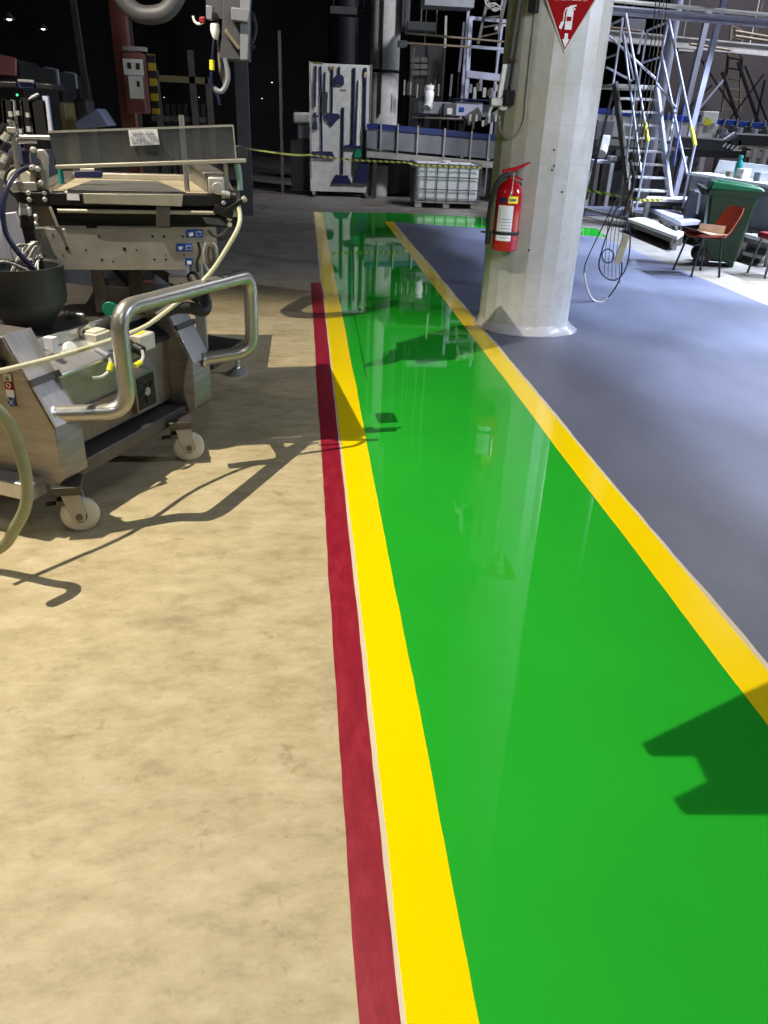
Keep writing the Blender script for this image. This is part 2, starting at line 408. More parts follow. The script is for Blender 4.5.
b = MB(); q = [colpt(505, 96), colpt(500, 100), colpt(497, 108)]; q += [q[-1]+Vector((-.05, -.02, -.03))]; b.tube(q, .012, 8, sub=5); b.build('cable', 'char', col)
b = MB(); b.tube([colpt(536, 14, .008), colpt(535, 24, .008)], .006, 6); p, nn = coldir(536, 3)
B = Matrix((Vector((-nn.y, nn.x, 0)), -nn, Vector((0, 0, 1)))).transposed(); b.box(p+nn*.03+Vector((0, 0, .05)), (.062, .05, .22), basis=B); b.build('pull_switch', 'black', col, bevel=.01)
b = MB(); t0 = at(505, 64, 6.3); t1 = at(499, 99, 6.3); b.bar(t0, t1, .035, .035); ft = b.build('lamp_tube_holder', 'white', col, bevel=.006)
b = MB(); b.bar(t0+Vector((.03, .02, 0)), t1+Vector((.03, .02, 0)), .03, .05); b.build('lamp_bracket', 'blackp', col)
b = MB(); c0 = at(496, 102, 6.3); b.box(c0, (.09, .07, .06)); b.cyl(c0+Vector((-.03, 0, -.02)), c0+Vector((-.06, -.02, -.1)), .015); b.box(c0+Vector((.06, .03, -.02)), (.07, .05, .07)); b.build('cable_gland', 'alu', col, bevel=.008)
for px, py in ((554, 150), (554, 166), (562, 192), (529, 250), (552, 170)):
    p, nn = coldir(px, py); b = MB(); b.cyl(p-nn*.002, p+nn*.004, .008, n=8); b.build('anchor_hole', 'blackp', col)

# fire extinguisher
EX, EY = 1.535, 6.10
ex = thing('fire_extinguisher', 'red fire extinguisher hung on the off-white column', 'fire extinguisher', (EX, EY, .66))
Er = .098; z0, z1 = .675, 1.10
b = MB(); b.lathe([(.0, z0), (Er*.96, z0), (Er, z0+.012), (Er, z1-.03), (Er*.97, z1), (Er*.8, z1+.035), (.05, z1+.06), (.028, z1+.07), (.028, z1+.09)], (EX, EY, 0), n=32); b.build('cylinder', 'fred', ex)
b = MB(); b.cyl((EX, EY, z1+.085), (EX, EY, z1+.125), .026); b.box((EX+.01, EY, z1+.115), (.085, .035, .035)); b.build('valve', 'steel_d', ex, bevel=.004)
lv = MB(); lv.prism([(-.07, .0), (.03, .02), (.13, .075), (.13, .085), (.02, .045), (-.07, .025)], (EX, EY-.014, z1+.115), (1, 0, 0), (0, 0, 1), (0, .028, 0)); lv.build('lever', 'fred', ex, bevel=.003)
lv = MB(); lv.prism([(-.03, -.02), (.085, -.045), (.09, -.035), (.0, .0)], (EX, EY-.012, z1+.115), (1, 0, 0), (0, 0, 1), (0, .024, 0)); lv.build('carry_handle', 'fred', ex, bevel=.003)
b = MB(); b.tube([(EX-.03, EY-.01, z1+.11), (EX-.09, EY-.03, z1+.08), (EX-.135, EY-.03, z1-.02), (EX-.15, EY-.02, z1-.18), (EX-.145, EY-.02, z1-.32), (EX-.14, EY-.02, z0+.05)], .015, 10, sub=6); hs = b.build('discharge_hose', 'black', ex)
b = MB(); b.tube([(EX-.141, EY-.02, z0+.14), (EX-.14, EY-.02, z0+.04)], .02, 10); b.build('nozzle', 'black', hs)
b = MB(); b.lathe([(Er+.002, z0+.115), (Er+.004, z0+.12), (Er+.004, z0+.135), (Er+.002, z0+.14)], (EX, EY, 0), n=32); b.bar((EX-.1, EY-.02, z0+.125), (EX-.2, EY-.03, z0+.13), .014, .012); b.build('hose_strap', 'black', ex)
def curvedlabel(a0, a1, za, zb, name, mt, parent, off=.0015):
    b = MB(); rows = []
    for i in range(13):
        a = a0+(a1-a0)*i/12; rows.append([b.bm.verts.new((EX+(Er+off)*math.cos(a), EY+(Er+off)*math.sin(a), z)) for z in (za, zb)])
    for p, q in zip(rows[:-1], rows[1:]): b.face([p[0], q[0], q[1], p[1]])
    return b.build(name, mt, parent)
A0 = math.atan2(-EY, -EX)     # towards the camera side
curvedlabel(A0-.72, A0+.42, z0+.075, z1-.1, 'instruction_label', 'paper', ex)['label'] = 'tall white instruction label'
curvedlabel(A0-.82, A0-.62, z0+.075, z1-.1, 'label_edge', 'whited', ex, .001)
for i in range(7): curvedlabel(A0-.45, A0+.3, z0+.095+i*.022, z0+.101+i*.022, 'label_print', 'lav', ex, .0025)
curvedlabel(A0-.6, A0-.57, z0+.12, z1-.12, 'label_print', 'greyp', ex, .0025)
curvedlabel(A0-.05, A0+.72, z1-.085, z1-.035, 'yellow_tag', 'tag', ex, .003)
curvedlabel(A0+.08, A0+.55, z1-.068, z1-.052, 'tag_print', 'ink', ex, .004)
curvedlabel(A0-.75, A0-.2, z1-.085, z1-.045, 'dark_sticker', 'navy', ex, .002)
b = MB(); b.tube([(EX+.01, EY-.03, z1+.12), (EX-.01, EY-.1, z1+.02), (EX-.03, EY-.105, z1-.08)], .003, 6, sub=4); b.build('pin_cord', 'creamh', ex)
b = MB(); p = Vector((CX, CY, 0)); dv = (Vector((EX, EY, 0))-p).normalized()
b.bar(p+dv*(CR-.01)+Vector((0, 0, z1+.03)), Vector((EX, EY, z1+.07)), .05, .02); b.bar(p+dv*(CR-.01)+Vector((0, 0, .8)), Vector((EX, EY, .8))+dv*-.09, .05, .02); b.build('wall_bracket', 'blackp', ex)

# triangular fire extinguisher sign on the column
dsg = Vector((-.275, -.961, 0)).normalized(); dsg = (Matrix.Rotation(.12, 3, 'Z') @ dsg); ax = Vector((-dsg.y, dsg.x, 0)); az = Vector((0, 0, 1))
ps = Vector((CX, CY, 0))+dsg*(CR+.006); tip = onp(564, 53, ps, dsg)
sg = thing('extinguisher_sign', 'red triangular fire extinguisher sign with down arrow, high on the column', 'sign', tip)
W2, Hh = .19, .35
def tri(s, up, name, mt, off):
    b = MB(); b.prism([(0, up), (W2*s, up+Hh*s), (-W2*s, up+Hh*s)], tip+dsg*off, ax, az, dsg*.002); return b.build(name, mt, sg, smooth=False)
tri(1, 0, 'plate', 'whited', 0); tri(.93, .018, 'red_field', 'sred', .002)
def pic(poly, name, mt='white', off=.004):
    b = MB(); b.prism(poly, tip+dsg*off, ax, az, dsg*.0015); return b.build(name, mt, sg, smooth=False)
def ex_(poly): return [(x*.88, .139+(y-.175)*.87) for x, y in poly]
def ar_(poly): return [(x*.95, .032+(y-.045)*.85) for x, y in poly]
pic(ar_([(-.012, .145), (.012, .145), (.012, .105), (.026, .105), (0, .045), (-.026, .105), (-.012, .105)]), 'arrow_symbol')
pic(ex_([(-.02, .175), (.034, .175), (.034, .3), (.022, .32), (.018, .335), (.004, .335), (-.008, .32), (-.02, .3)]), 'extinguisher_symbol')
pic(ex_([(.006, .335), (.05, .342), (.05, .33), (.03, .328), (.05, .31), (.042, .306), (.018, .325)]), 'extinguisher_symbol')
pic(ex_([(-.006, .328), (-.03, .318), (-.04, .29), (-.04, .23), (-.052, .226), (-.066, .185), (-.045, .175), (-.028, .222), (-.033, .23), (-.033, .288), (-.025, .31), (-.004, .32)]), 'extinguisher_symbol')
pic(ex_([(-.014, .232), (.024, .232), (.024, .262), (-.014, .262)]), 'extinguisher_symbol', 'sred', .006)
text('lettering', 'FIRE EXTINGUISHER', .026, tip+dsg*.0055+az*.316, ax, az, 'white', sg)

# ------------------------------------------------------------------ trolley: local x = outward, y = along its end, z = up
TR = (-.915, 2.87, 0); TA = math.atan2(-.426, .905)
tr = thing('machine_trolley', 'stainless steel machine trolley on white castors with a bent tube handrail', 'trolley', TR, TA)
def T(mb, name, mt, bevel=.004, parent=None): return mb.build(name, mt, parent or tr, local=True, bevel=bevel)
legpoly = [(-.175, .79), (.0, .455), (.0, .25), (-.03, .215), (-.4, .215), (-.46, .30), (-.46, .79)]
for u0, u1 in ((-.06, .085), (.885, 1.035)):
    b = MB(); b.prism(legpoly, (0, u0, 0), (1, 0, 0), (0, 0, 1), (0, u1-u0, 0)); T(b, 'leg', 'steel')
    b = MB(); b.prism([(-.173, .792), (-.002, .464), (.006, .468), (-.167, .796)], (0, u0+.004, 0), (1, 0, 0), (0, 0, 1), (0, u1-u0-.008, 0)); T(b, 'leg_cover', 'steel_b', .002)
    b = MB(); b.prism([(-.085, .637), (-.073, .614), (-.06, .621), (-.072, .644)], (0, u0-.003, 0), (1, 0, 0), (0, 0, 1), (0, u1-u0+.006, 0)); T(b, 'leg_band', 'steel_d', .001)
b = MB(); b.span((-1.6, -.16, .625), (-.25, 1.2, .70)); T(b, 'deck', 'steel_d')
b = MB(); b.span((-.262, -.1, .62), (-.245, 1.19, .712)); T(b, 'deck_edge', 'steel_b', .003)
b = MB(); b.span((-1.6, -.1, .24), (-.46, -.06, .625)); T(b, 'front_panel', 'steel')
b = MB(); b.prism([(-1.6, .72), (-.46, .79), (-.175, .79), (-.2, .70), (-1.6, .63)], (0, -.062, 0), (1, 0, 0), (0, 0, 1), (0, -.06, 0)); T(b, 'front_top_rail', 'steel')
b = MB(); b.span((-1.6, -.14, .17), (-.1, -.05, .24)); T(b, 'front_plinth', 'steel_b', .006)
b = MB(); b.span((-.18, .085, .27), (-.14, .885, .60)); T(b, 'end_panel', 'steel')
b = MB(); b.span((-.145, .085, .285), (-.12, .56, .43)); T(b, 'lower_panel', 'brown')
b = MB(); b.prism([(-.3, .70), (-.12, .60), (-.12, .585), (-.3, .62)], (0, .085, 0), (1, 0, 0), (0, 0, 1), (0, .36, 0)); T(b, 'sloped_plate', 'steel_b')
b = MB(); b.prism([(-.3, .69), (-.12, .595), (-.12, .57), (-.3, .6)], (0, .6, 0), (1, 0, 0), (0, 0, 1), (0, .285, 0)); T(b, 'sloped_plate', 'blackp')
b = MB(); b.span((-.5, .085, .19), (-.05, .9, .255)); T(b, 'end_plinth', 'steel_d', .006)
# handrail
b = MB(); b.tube([(-.06, -.03, .50), (.15, .19, .475), (.15, .19, .875), (.15, 1.21, .845), (.15, 1.2, .465), (-.03, 1.0, .455)], .0335, 18, fillet=.1); T(b, 'handrail', 'tube', 0)
for (x, y, z) in ((-.045, -.02, .5), (-.015, .985, .457)):
    b = MB(); b.cyl((x, y, z), (x+.012, y+.012, z), .038, .038, 20); T(b, 'rail_collar', 'steel_b', .002)
# fan box, motor, terminal box, knob, plugs
_n = np.array([.905, -.426, 0]); _e = np.array([.426, .905, 0])
def ep(px, py, v):    # point of the trolley's end face, v outward from its castor line
    p = onp(px, py, Vector(TR)+Vector(_n)*v, _n); return Matrix.Rotation(-TA, 3, 'Z') @ (p-Vector(TR))
p0, p1 = ep(140, 414, -.09), ep(158, 357, -.09)
b = MB(); b.prism([(-.16, p0.z), (-.09, p0.z), (-.09, p1.z-.04), (-.13, p1.z+.01), (-.16, p1.z+.01)], (0, p0.y-.01, 0), (1, 0, 0), (0, 0, 1), (0, .16, 0)); fb = T(b, 'fan_box', 'steel', .004)
fc = ep(146.5, 391, -.088)
b = MB(); b.box(fc, (.007, .125, .15)); g = T(b, 'fan_grille', 'blackp', .002, fb)
b = MB(); b.cyl(fc, fc+Vector((.008, 0, 0)), .02); T(b, 'fan_hub', 'alu', 0, fb)
for k in range(5):
    a = 2*PI*k/5+.3; b = MB(); b.bar(fc+Vector((.005, .02*math.cos(a), .02*math.sin(a))), fc+Vector((.005, .055*math.cos(a+.4), .055*math.sin(a+.4))), .014, .003); T(b, 'fan_blade', 'steel_d', 0, fb)
mc_ = ep(98, 341, -.2)
b = MB(); b.box(mc_+Vector((-.01, 0, -.02)), (.1, .12, .05)); b.box(mc_+Vector((-.01, .005, .02)), (.085, .1, .04)); b.box(mc_+Vector((-.01, .005, .043)), (.06, .075, .012)); mo = T(b, 'motor', 'cream', .008)
b = MB(); b.tube([mc_+Vector((-.04, -.05, .03)), mc_+Vector((-.04, -.055, .055)), mc_+Vector((-.04, .0, .06)), mc_+Vector((-.04, .01, .04))], .006, 8, fillet=.015); T(b, 'motor_loop', 'cream', 0, mo)
b = MB(); b.cyl(mc_+Vector((-.06, .07, .0)), mc_+Vector((-.05, .16, .03)), .055, .05, 20); T(b, 'motor_barrel', 'black', .006)
q = ep(116, 331, -.26); b = MB(); b.cyl(q+Vector((0, -.03, -.02)), q+Vector((0, .04, .01)), .045, .04, 18); T(b, 'motor_end', 'alu', .008)
q = ep(139, 341, -.16); b = MB(); b.box(q, (.1, .11, .075)); jb = T(b, 'terminal_box', 'cream', .006)
b = MB(); b.box(q+Vector((-.01, .0, .039)), (.06, .06, .003)); T(b, 'warning_label', 'tag', 0, jb)
q = ep(140, 350, -.11); b = MB(); b.cyl(q+Vector((-.03, 0, .01)), q+Vector((.015, 0, -.005)), .024); T(b, 'plug_socket', 'black', .003, jb)
b = MB(); b.tube([ep(142, 350, -.09), ep(143, 357, -.08), ep(140, 363, -.08), ep(134, 366, -.09)], .007, 8, sub=5); cb = T(b, 'plug_lead', 'whited', 0)
b = MB(); b.cyl(ep(141, 362, -.08), ep(135, 366, -.085), .012); T(b, 'lead_tag', 'tag', 0, cb)
q = ep(72, 348, -.19); b = MB(); b.cyl(q+Vector((-.02, 0, -.012)), q+Vector((.0, 0, .0)), .032, .032, 20); T(b, 'adjuster_knob', 'white', .006)
q = ep(51, 343, -.2); b = MB(); b.box(q, (.045, .03, .05)); T(b, 'name_plate', 'paper', .002)
q = ep(107, 356, -.12); b = MB(); b.cyl(q+Vector((-.05, -.0, .012)), q+Vector((.012, 0, -.006)), .028, .022); T(b, 'cable_gland', 'greyp', .003)
b = MB(); b.tube([ep(109, 358, -.105), ep(111, 366, -.09), ep(108, 372, -.09), ep(101, 377, -.1), ep(92, 378, -.11)], .007, 8, sub=6); cb = T(b, 'plug_lead', 'cream', 0)
b = MB(); b.cyl(ep(111.5, 363, -.088), ep(109, 371, -.088), .013); T(b, 'lead_tag', 'tag', 0, cb)
# safety sticker on the front panel of the first leg
def front(px, py, u=-.062):
    p = onp(px, py, Vector(TR)+Vector((.426, .905, 0))*u, (.426, .905, 0)); return Matrix.Rotation(-TA, 3, 'Z') @ (p-Vector(TR))
for nm, mt, quad in (('sticker_warning', 'cream', [(3, 373), (11, 374), (12, 381.5), (4.5, 381)]), ('sticker_stop', 'sred', [(4.5, 381), (12, 381.5), (14, 390), (6, 389)]), ('sticker_text', 'paper', [(6, 389), (14, 390), (15, 397.5), (7, 397)]), ('sticker_blue', 'blue', [(7, 397), (15, 397.5), (16.5, 407), (9, 406)])):
    b = MB(); v = [b.bm.verts.new(front(*q)+Vector((0, -.002, 0))) for q in quad]; b.face(v); T(b, nm, mt, 0)
b = MB(); c0 = (front(12, 402)+Vector((0, -.004, 0)))
for s in (-1, 1): b.bar(c0+Vector((-.016*s, 0, -.016)), c0+Vector((.016*s, 0, .016)), .005, .001)
T(b, 'sticker_cross', 'white', 0)
b = MB(); c0 = (front(9, 385)+Vector((0, -.0035, 0))); b.tube([c0+Vector((.009*math.cos(a*PI/6), 0, .009*math.sin(a*PI/6))) for a in range(12)], .002, 6, closed=True); T(b, 'sticker_ring', 'white', 0)
b = MB(); c0 = (front(7.5, 378)+Vector((0, -.0035, 0))); b.prism([(-.009, -.008), (.009, -.008), (0, .009)], c0, (1, 0, 0), (0, 0, 1), (0, -.001, 0)); T(b, 'sticker_triangle', 'ink', 0)
b = MB(); b.cyl(front(3, 365), front(3, 365)+Vector((0, -.02, 0)), .02); T(b, 'latch_knob', 'black', .004)
# castors
def caster(x, y, ang):
    d = Vector((math.cos(ang), math.sin(ang), 0))        # axle direction
    t = Vector((-d.y, d.x, 0)); c = Vector((x, y, .075))
    k = c-t*.03
    b = MB(); b.box((k.x, k.y, .212), (.13, .11, .022), rz=ang); b.box((k.x, k.y, .19), (.1, .1, .02), rz=ang); cs = T(b, 'castor', 'steel_d', .003)
    b = MB(); b.lathe([(.02, -.02), (.055, -.02), (.066, -.018), (.075, -.01), (.075, .01), (.066, .018), (.055, .02), (.02, .02)], c, d, 28); T(b, 'castor_wheel', 'cream', 0, cs)
    b = MB(); b.cyl(c-d*.036, c+d*.036, .014); b.cyl(c-d*.024, c+d*.024, .03); T(b, 'axle', 'steel_d', 0, cs)
    for s in (-1, 1):
        b = MB(); q = c+d*(.028*s)
        b.prism([(-.022, -.022), (.022, -.022), (.028, .02), (.012, .118), (-.062, .118), (-.04, .03)], q-d*.003, t, (0, 0, 1), d*.006); T(b, 'fork', 'alu', .002, cs)
    b = MB(); q = c-t*.05+Vector((0, 0, .062)); b.box(q, (.05, .06, .025), rz=ang); b.box(q-t*.05-Vector((0, 0, .012)), (.04, .05, .01), rz=ang); T(b, 'brake_pedal', 'steel_d', .003, cs)
caster(.0, .0, -1.0); caster(.0, .795, -.95); caster(-1.2, .0, -.7); caster(-1.2, 1.0, -.4)

# ------------------------------------------------------------------ belt conveyor standing on the trolley deck
CA = math.radians(7); CP = Vector((-.75, 3.6, 0)); ca = Vector((math.cos(CA), math.sin(CA), 0)); cb_ = Vector((-math.sin(CA), math.cos(CA), 0))
cv = thing('belt_conveyor', 'short belt conveyor with drilled side plate and clear guard, on the trolley deck', 'conveyor', (CP.x, CP.y, .7), CA)
def pc(px, py, bb=0.0):
    p = onp(px, py, CP+cb_*bb, cb_); q = Matrix.Rotation(-CA, 3, 'Z') @ (p-CP); return Vector((q.x, q.y, p.z-.7))
def V(mb, name, mt, bevel=.003, parent=None): return mb.build(name, mt, parent or cv, local=True, bevel=bevel)
def plate(pts, bb, th, name, mt, bevel=.002, parent=None):
    q = [pc(x, y, bb) for x, y in pts]; b = MB(); b.prism([(p.x, p.z) for p in q], (0, bb, 0), (1, 0, 0), (0, 0, 1), (0, th, 0)); return V(b, name, mt, bevel, parent)
sp = plate([(30, 229), (216, 227), (217, 250), (216, 263), (190, 264), (186, 270), (54, 270), (46, 264)], 0, .012, 'side_plate', 'plate')
for px, py, r in ((67, 248.5, .008), (124.5, 249, .008), (99, 236.5, .006), (152.5, 236.5, .006), (164, 236.5, .006), (183, 236.5, .005), (210, 233.5, .005), (86, 250, .004), (136.5, 250, .004), (40, 235, .004), (53, 235, .004), (44, 256, .004), (56, 256.5, .003), (63, 255, .003), (102, 260, .006), (113, 261.5, .004), (154.5, 259.5, .005), (166, 259.5, .005), (184, 255, .004), (166, 255.5, .003)):
    c = pc(px, py); b = MB(); b.cyl(c+Vector((0, .002, 0)), c+Vector((0, -.0015, 0)), r, n=12); V(b, 'hole', 'black', 0, sp)
for pts in ([(186, 229.5), (203, 229.5), (203, 237.5), (186, 237.5)], [(176, 243.5), (192, 243.5), (192, 251.5), (176, 251.5)], [(185, 258), (193, 258), (193, 265.5), (185, 265.5)]):
    lb = plate(pts, -.003, .002, 'blue_label', 'blue', 0, sp)
for pts in ([(188.5, 233), (193, 232), (193.5, 235.5), (189.5, 236.5)], [(178, 246.5), (183, 246.5), (182, 250), (179, 250)], [(187, 261), (191.5, 261), (191.5, 264), (187.5, 264.5)]): plate(pts, -.005, .001, 'label_symbol', 'paper', 0, sp)
for x0, y0 in ((196, 231.5), (186, 245.5)):
    plate([(x0, y0), (x0+5.5, y0), (x0+5.5, y0+4.5), (x0, y0+4.5)], -.005, .001, 'label_symbol', 'lav', 0, sp); plate([(x0+.8, y0+.8), (x0+4.7, y0+.8), (x0+4.7, y0+3.7), (x0+.8, y0+3.7)], -.006, .001, 'label_symbol', 'blue', 0, sp)
fz = pc(120, 194).z
b = MB(); p0, p1 = pc(12, 192), pc(237, 195.5); b.prism([(p0.x, p0.z), (p1.x, p1.z), (p1.x-.01, p1.z-.042), (p0.x+.02, p0.z-.05)], (0, -.01, 0), (1, 0, 0), (0, 0, 1), (0, .03, 0)); V(b, 'frame_bar', 'blackp', .003)
plate([(83, 193.5), (183, 194.5), (182, 206.5), (84, 203.5)], -.022, .012, 'front_cover', 'beige')
for px, py in ((28.5, 193), (29.5, 199.5), (44.5, 193), (45, 199.5), (223.5, 196.5), (223.5, 203)):
    c = pc(px, py, -.01); b = MB(); b.lathe([(.010, 0), (.010, -.006), (.006, -.009)], c, (0, 1, 0), 14); V(b, 'bolt', 'alu', 0)
plate([(67, 194), (79, 194.5), (79.5, 200.5), (67, 200)], -.013, .002, 'white_sticker', 'paper', 0)
# belt, bed, drum and shafts
b = MB(); L0 = pc(50, 192).x; L1 = pc(224, 195).x
b.span((L0, .03, fz-.035), (L1, .95, fz+.004)); V(b, 'belt', 'belt', .01)
b = MB(); b.hexa([(L0+.05, .05, fz+.003), (L1-.16, .05, fz+.003), (L1-.3, .62, fz+.003), (L0+.1, .62, fz+.003), (L0+.05, .05, fz+.007), (L1-.16, .05, fz+.007), (L1-.3, .62, fz+.007), (L0+.1, .62, fz+.007)]); V(b, 'wear_plate', 'wear', .001)
b = MB(); b.span((L0-.08, .02, fz-.05), (L0-.005, .98, fz+.02)); V(b, 'bed_rail', 'steel', .004)
b = MB(); b.span((L1+.005, .02, fz-.05), (L1+.05, .98, fz+.012)); V(b, 'bed_rail', 'steel', .004)
b = MB(); b.span((L0, .72, fz+.004), (L1-.03, .78, fz+.03)); V(b, 'cross_bar', 'beige', .004)
zr = pc(120, 217).z
b = MB(); b.cyl((L0-.06, .1, zr), (L1+.04, .1, zr), .05, n=24); V(b, 'drive_drum', 'black', 0)
zs = pc(120, 211.5).z
b = MB(); b.cyl((L0+.02, -.005, zs), (pc(215, 212).x, -.005, zs), .0085); V(b, 'tie_rod', 'beige', 0)
plate([(156, 206), (170, 206), (170, 227), (156, 227)], -.02, .02, 'mid_bracket', 'steel_d')
# transparent guard with bottom rail and notice
gq = [pc(48, 132, .02), pc(233, 125.5, .02), pc(236, 158, .02), pc(57, 166, .02)]
b = MB(); b.prism([(p.x, p.z) for p in gq], (0, .02, 0), (1, 0, 0), (0, 0, 1), (0, .006, 0)); gd = V(b, 'guard', 'guard', 0)
g0, g1 = pc(56, 167, .02), pc(246, 160.5, .02)
b = MB(); b.bar(g0, g1, .03, .016); V(b, 'guard_rail', 'beige', .003)
b = MB(); b.bar(gq[1], gq[2], .005, .008); V(b, 'guard_edge', 'alu', 0, gd)
b = MB(); b.bar(gq[0], gq[1], .005, .008); V(b, 'guard_edge', 'alu', 0, gd)
nt = plate([(128, 130), (157, 129), (159.5, 144.5), (130.5, 146)], .014, .002, 'notice', 'paper', 0, gd)
for k, (s, px, py) in enumerate((('KADE : DTD', 143, 133), ('K ADDE - DOS', 144, 137.8), ('KLE B PEDAL 3', 145, 142.4))):
    text('notice_lettering', s, .0165, pc(px, py, .0125), (1, 0, .02), (0, 0, 1), 'inkl', gd, local=True)
# stands and posts
for (a_, b2, r, bb) in (((11.5, 121), (17, 168), .012, .06), ((181, 115), (185, 160), .0115, .12)):
    q0, q1 = pc(*a_, bb), pc(*b2, bb); q1.z = fz; b = MB(); b.cyl(q1, q0, r); V(b, 'post', 'tube', 0)
b = MB(); b.box(pc(12, 130, .06), (.035, .03, .022)); V(b, 'post_clamp', 'alu', .003)
b = MB(); b.cyl(pc(16, 137, .06), pc(50, 137.5, .06), .009); V(b, 'cross_rod', 'steel_b', 0)
b = MB(); b.cyl(pc(18, 142, .06), pc(37, 142, .06), .007); V(b, 'cross_rod', 'steel_b', 0)
plate([(37, 149), (44, 149.5), (48, 156), (48, 190), (41, 190), (40, 160), (35, 156)], .0, .03, 'bearing_arm', 'alu', .006)
plate([(9, 182), (36, 182), (37, 191), (12, 191)], -.005, .04, 'end_block', 'steel_b', .004)
c = pc(21, 183, .05); b = MB(); b.cyl(c, c+Vector((0, .12, 0)), .055, n=24); V(b, 'belt_pulley', 'cream', .004)
b = MB(); b.cyl(c+Vector((0, .02, 0)), c+Vector((0, .1, 0)), .07, n=24); V(b, 'drive_belt', 'black', .004)
for px, py in ((33, 150), (32, 168), (38, 169), (41, 183)):
    c = pc(px, py, -.01); b = MB(); b.lathe([(.011, .03), (.011, -.008), (.007, -.012)], c, (0, 1, 0), 14); V(b, 'bolt', 'alu', 0)
b = MB(); b.bar(pc(33, 165, .01), pc(33, 185, .01), .02, .02); V(b, 'spacer', 'brown', .002)
c0 = pc(61, 176, .06); b = MB(); b.cyl(c0+Vector((0, 0, -.03)), c0+Vector((0, 0, .03)), .011); V(b, 'teal_roller', 'teal', .002)
plate([(74, 171), (102, 171), (102, 178), (74, 178)], .3, .03, 'blue_sensor', 'navy', .004)
plate([(80, 168.5), (94, 168.5), (94, 171), (80, 171)], .3, .03, 'sensor_top', 'cream', .002)
# chain housing on the right, running back
c0 = pc(209, 180, .0); c0.z = fz
b = MB(); b.hexa([(c0.x-.01, .08, fz), (c0.x+.06, .08, fz), (c0.x-.03, .85, fz), (c0.x-.1, .85, fz), (c0.x-.01, .08, fz+.075), (c0.x+.06, .08, fz+.075), (c0.x-.03, .85, fz+.085), (c0.x-.1, .85, fz+.085)]); ch = V(b, 'chain_housing', 'steel', .004)
b = MB(); b.hexa([(c0.x-.02, .06, fz+.075), (c0.x+.07, .06, fz+.075), (c0.x-.02, .87, fz+.085), (c0.x-.11, .87, fz+.085), (c0.x-.02, .06, fz+.088), (c0.x+.07, .06, fz+.088), (c0.x-.02, .87, fz+.098), (c0.x-.11, .87, fz+.098)]); V(b, 'housing_lid', 'steel', .002, ch)
b = MB(); b.box((c0.x+.03, .03, fz+.04), (.07, .07, .07)); V(b, 'gear_block', 'alu', .008)
b = MB(); b.cyl((c0.x+.035, -.02, fz+.03), (c0.x+.035, .02, fz+.03), .026); V(b, 'shaft_end', 'alu', .003)
b = MB(); b.cyl((c0.x+.05, -.02, fz+.012), (c0.x+.085, -.02, fz+.005), .014); V(b, 'shaft_end', 'alu', .003)
q = pc(226, 172, .05); b = MB(); b.bar((q.x, .05, fz), (q.x, .05, q.z+.05), .018, .03); V(b, 'side_upright', 'beige', .003)
q0, q1 = pc(237, 164, .03), pc(240, 190, .03); b = MB(); b.tube([q0, pc(239, 176, .03), q1], .014, 10, sub=4); V(b, 'green_handle', 'ghandle', 0)
b = MB(); b.cyl(pc(240, 154, .1), pc(240, 154, .2), .035, n=20); V(b, 'black_roller', 'black', .004)
# arm with cross bar under the right end
b = MB(); b.bar(pc(214, 208, -.02), pc(233, 215, -.02), .03, .035); b.bar(pc(224, 213, -.03), pc(243, 200, -.05), .02, .02); V(b, 'tension_arm', 'blackp', .003)
b = MB(); c = pc(243, 200, -.05); b.cyl(c, c+Vector((.012, -.004, .008)), .013); V(b, 'arm_cap', 'beige', .002)
plate([(231, 210), (238, 209), (239, 217), (231, 217)], -.02, .03, 'end_clamp', 'alu', .003); plate([(229, 217), (242, 217), (242, 227), (229, 227)], -.01, .03, 'clamp_block', 'blackp', .003)
for px, py in ((229.5, 218.5), (229.5, 224.5)):
    c = pc(px, py, -.02); b = MB(); b.lathe([(.011, .0), (.011, -.006), (.006, -.01)], c, (0, 1, 0), 12); V(b, 'bolt', 'cream', 0)
plate([(202, 217), (220, 219), (228, 226), (206, 224)], .03, .01, 'scraper_plate', 'greyp', .002)
# valve block left underside
plate([(19, 207), (30, 207), (31, 217), (18, 217)], -.02, .05, 'valve_top', 'whited', .006); plate([(20, 215), (32, 215), (33, 228), (20, 228)], -.025, .05, 'valve_block', 'black', .004)
b = MB(); b.cyl(pc(24, 203, 0), pc(24, 208, 0), .02); V(b, 'valve_stem', 'alu', .002)
for px, py in ((34, 217), (34.5, 224)):
    c = pc(px, py, -.02); b = MB(); b.cyl(c, c+Vector((.014, 0, 0)), .012); V(b, 'air_fitting', 'alu', .003)
plate([(35, 206), (50, 205), (57, 226), (38, 227)], .01, .02, 'corner_gusset', 'brown', .002)
b = MB(); b.bar(pc(50, 207, -.01), pc(58, 227, -.01), .012, .012); V(b, 'gusset_strut', 'beige', .002)
b = MB(); b.bar(pc(27, 226, -.01), pc(32, 246, -.01), .045, .012); V(b, 'hanging_strap', 'black', .002)
plate([(0, 214), (16, 212), (30, 243), (26, 260), (0, 262)], .08, .03, 'rear_plate', 'lav', .004)
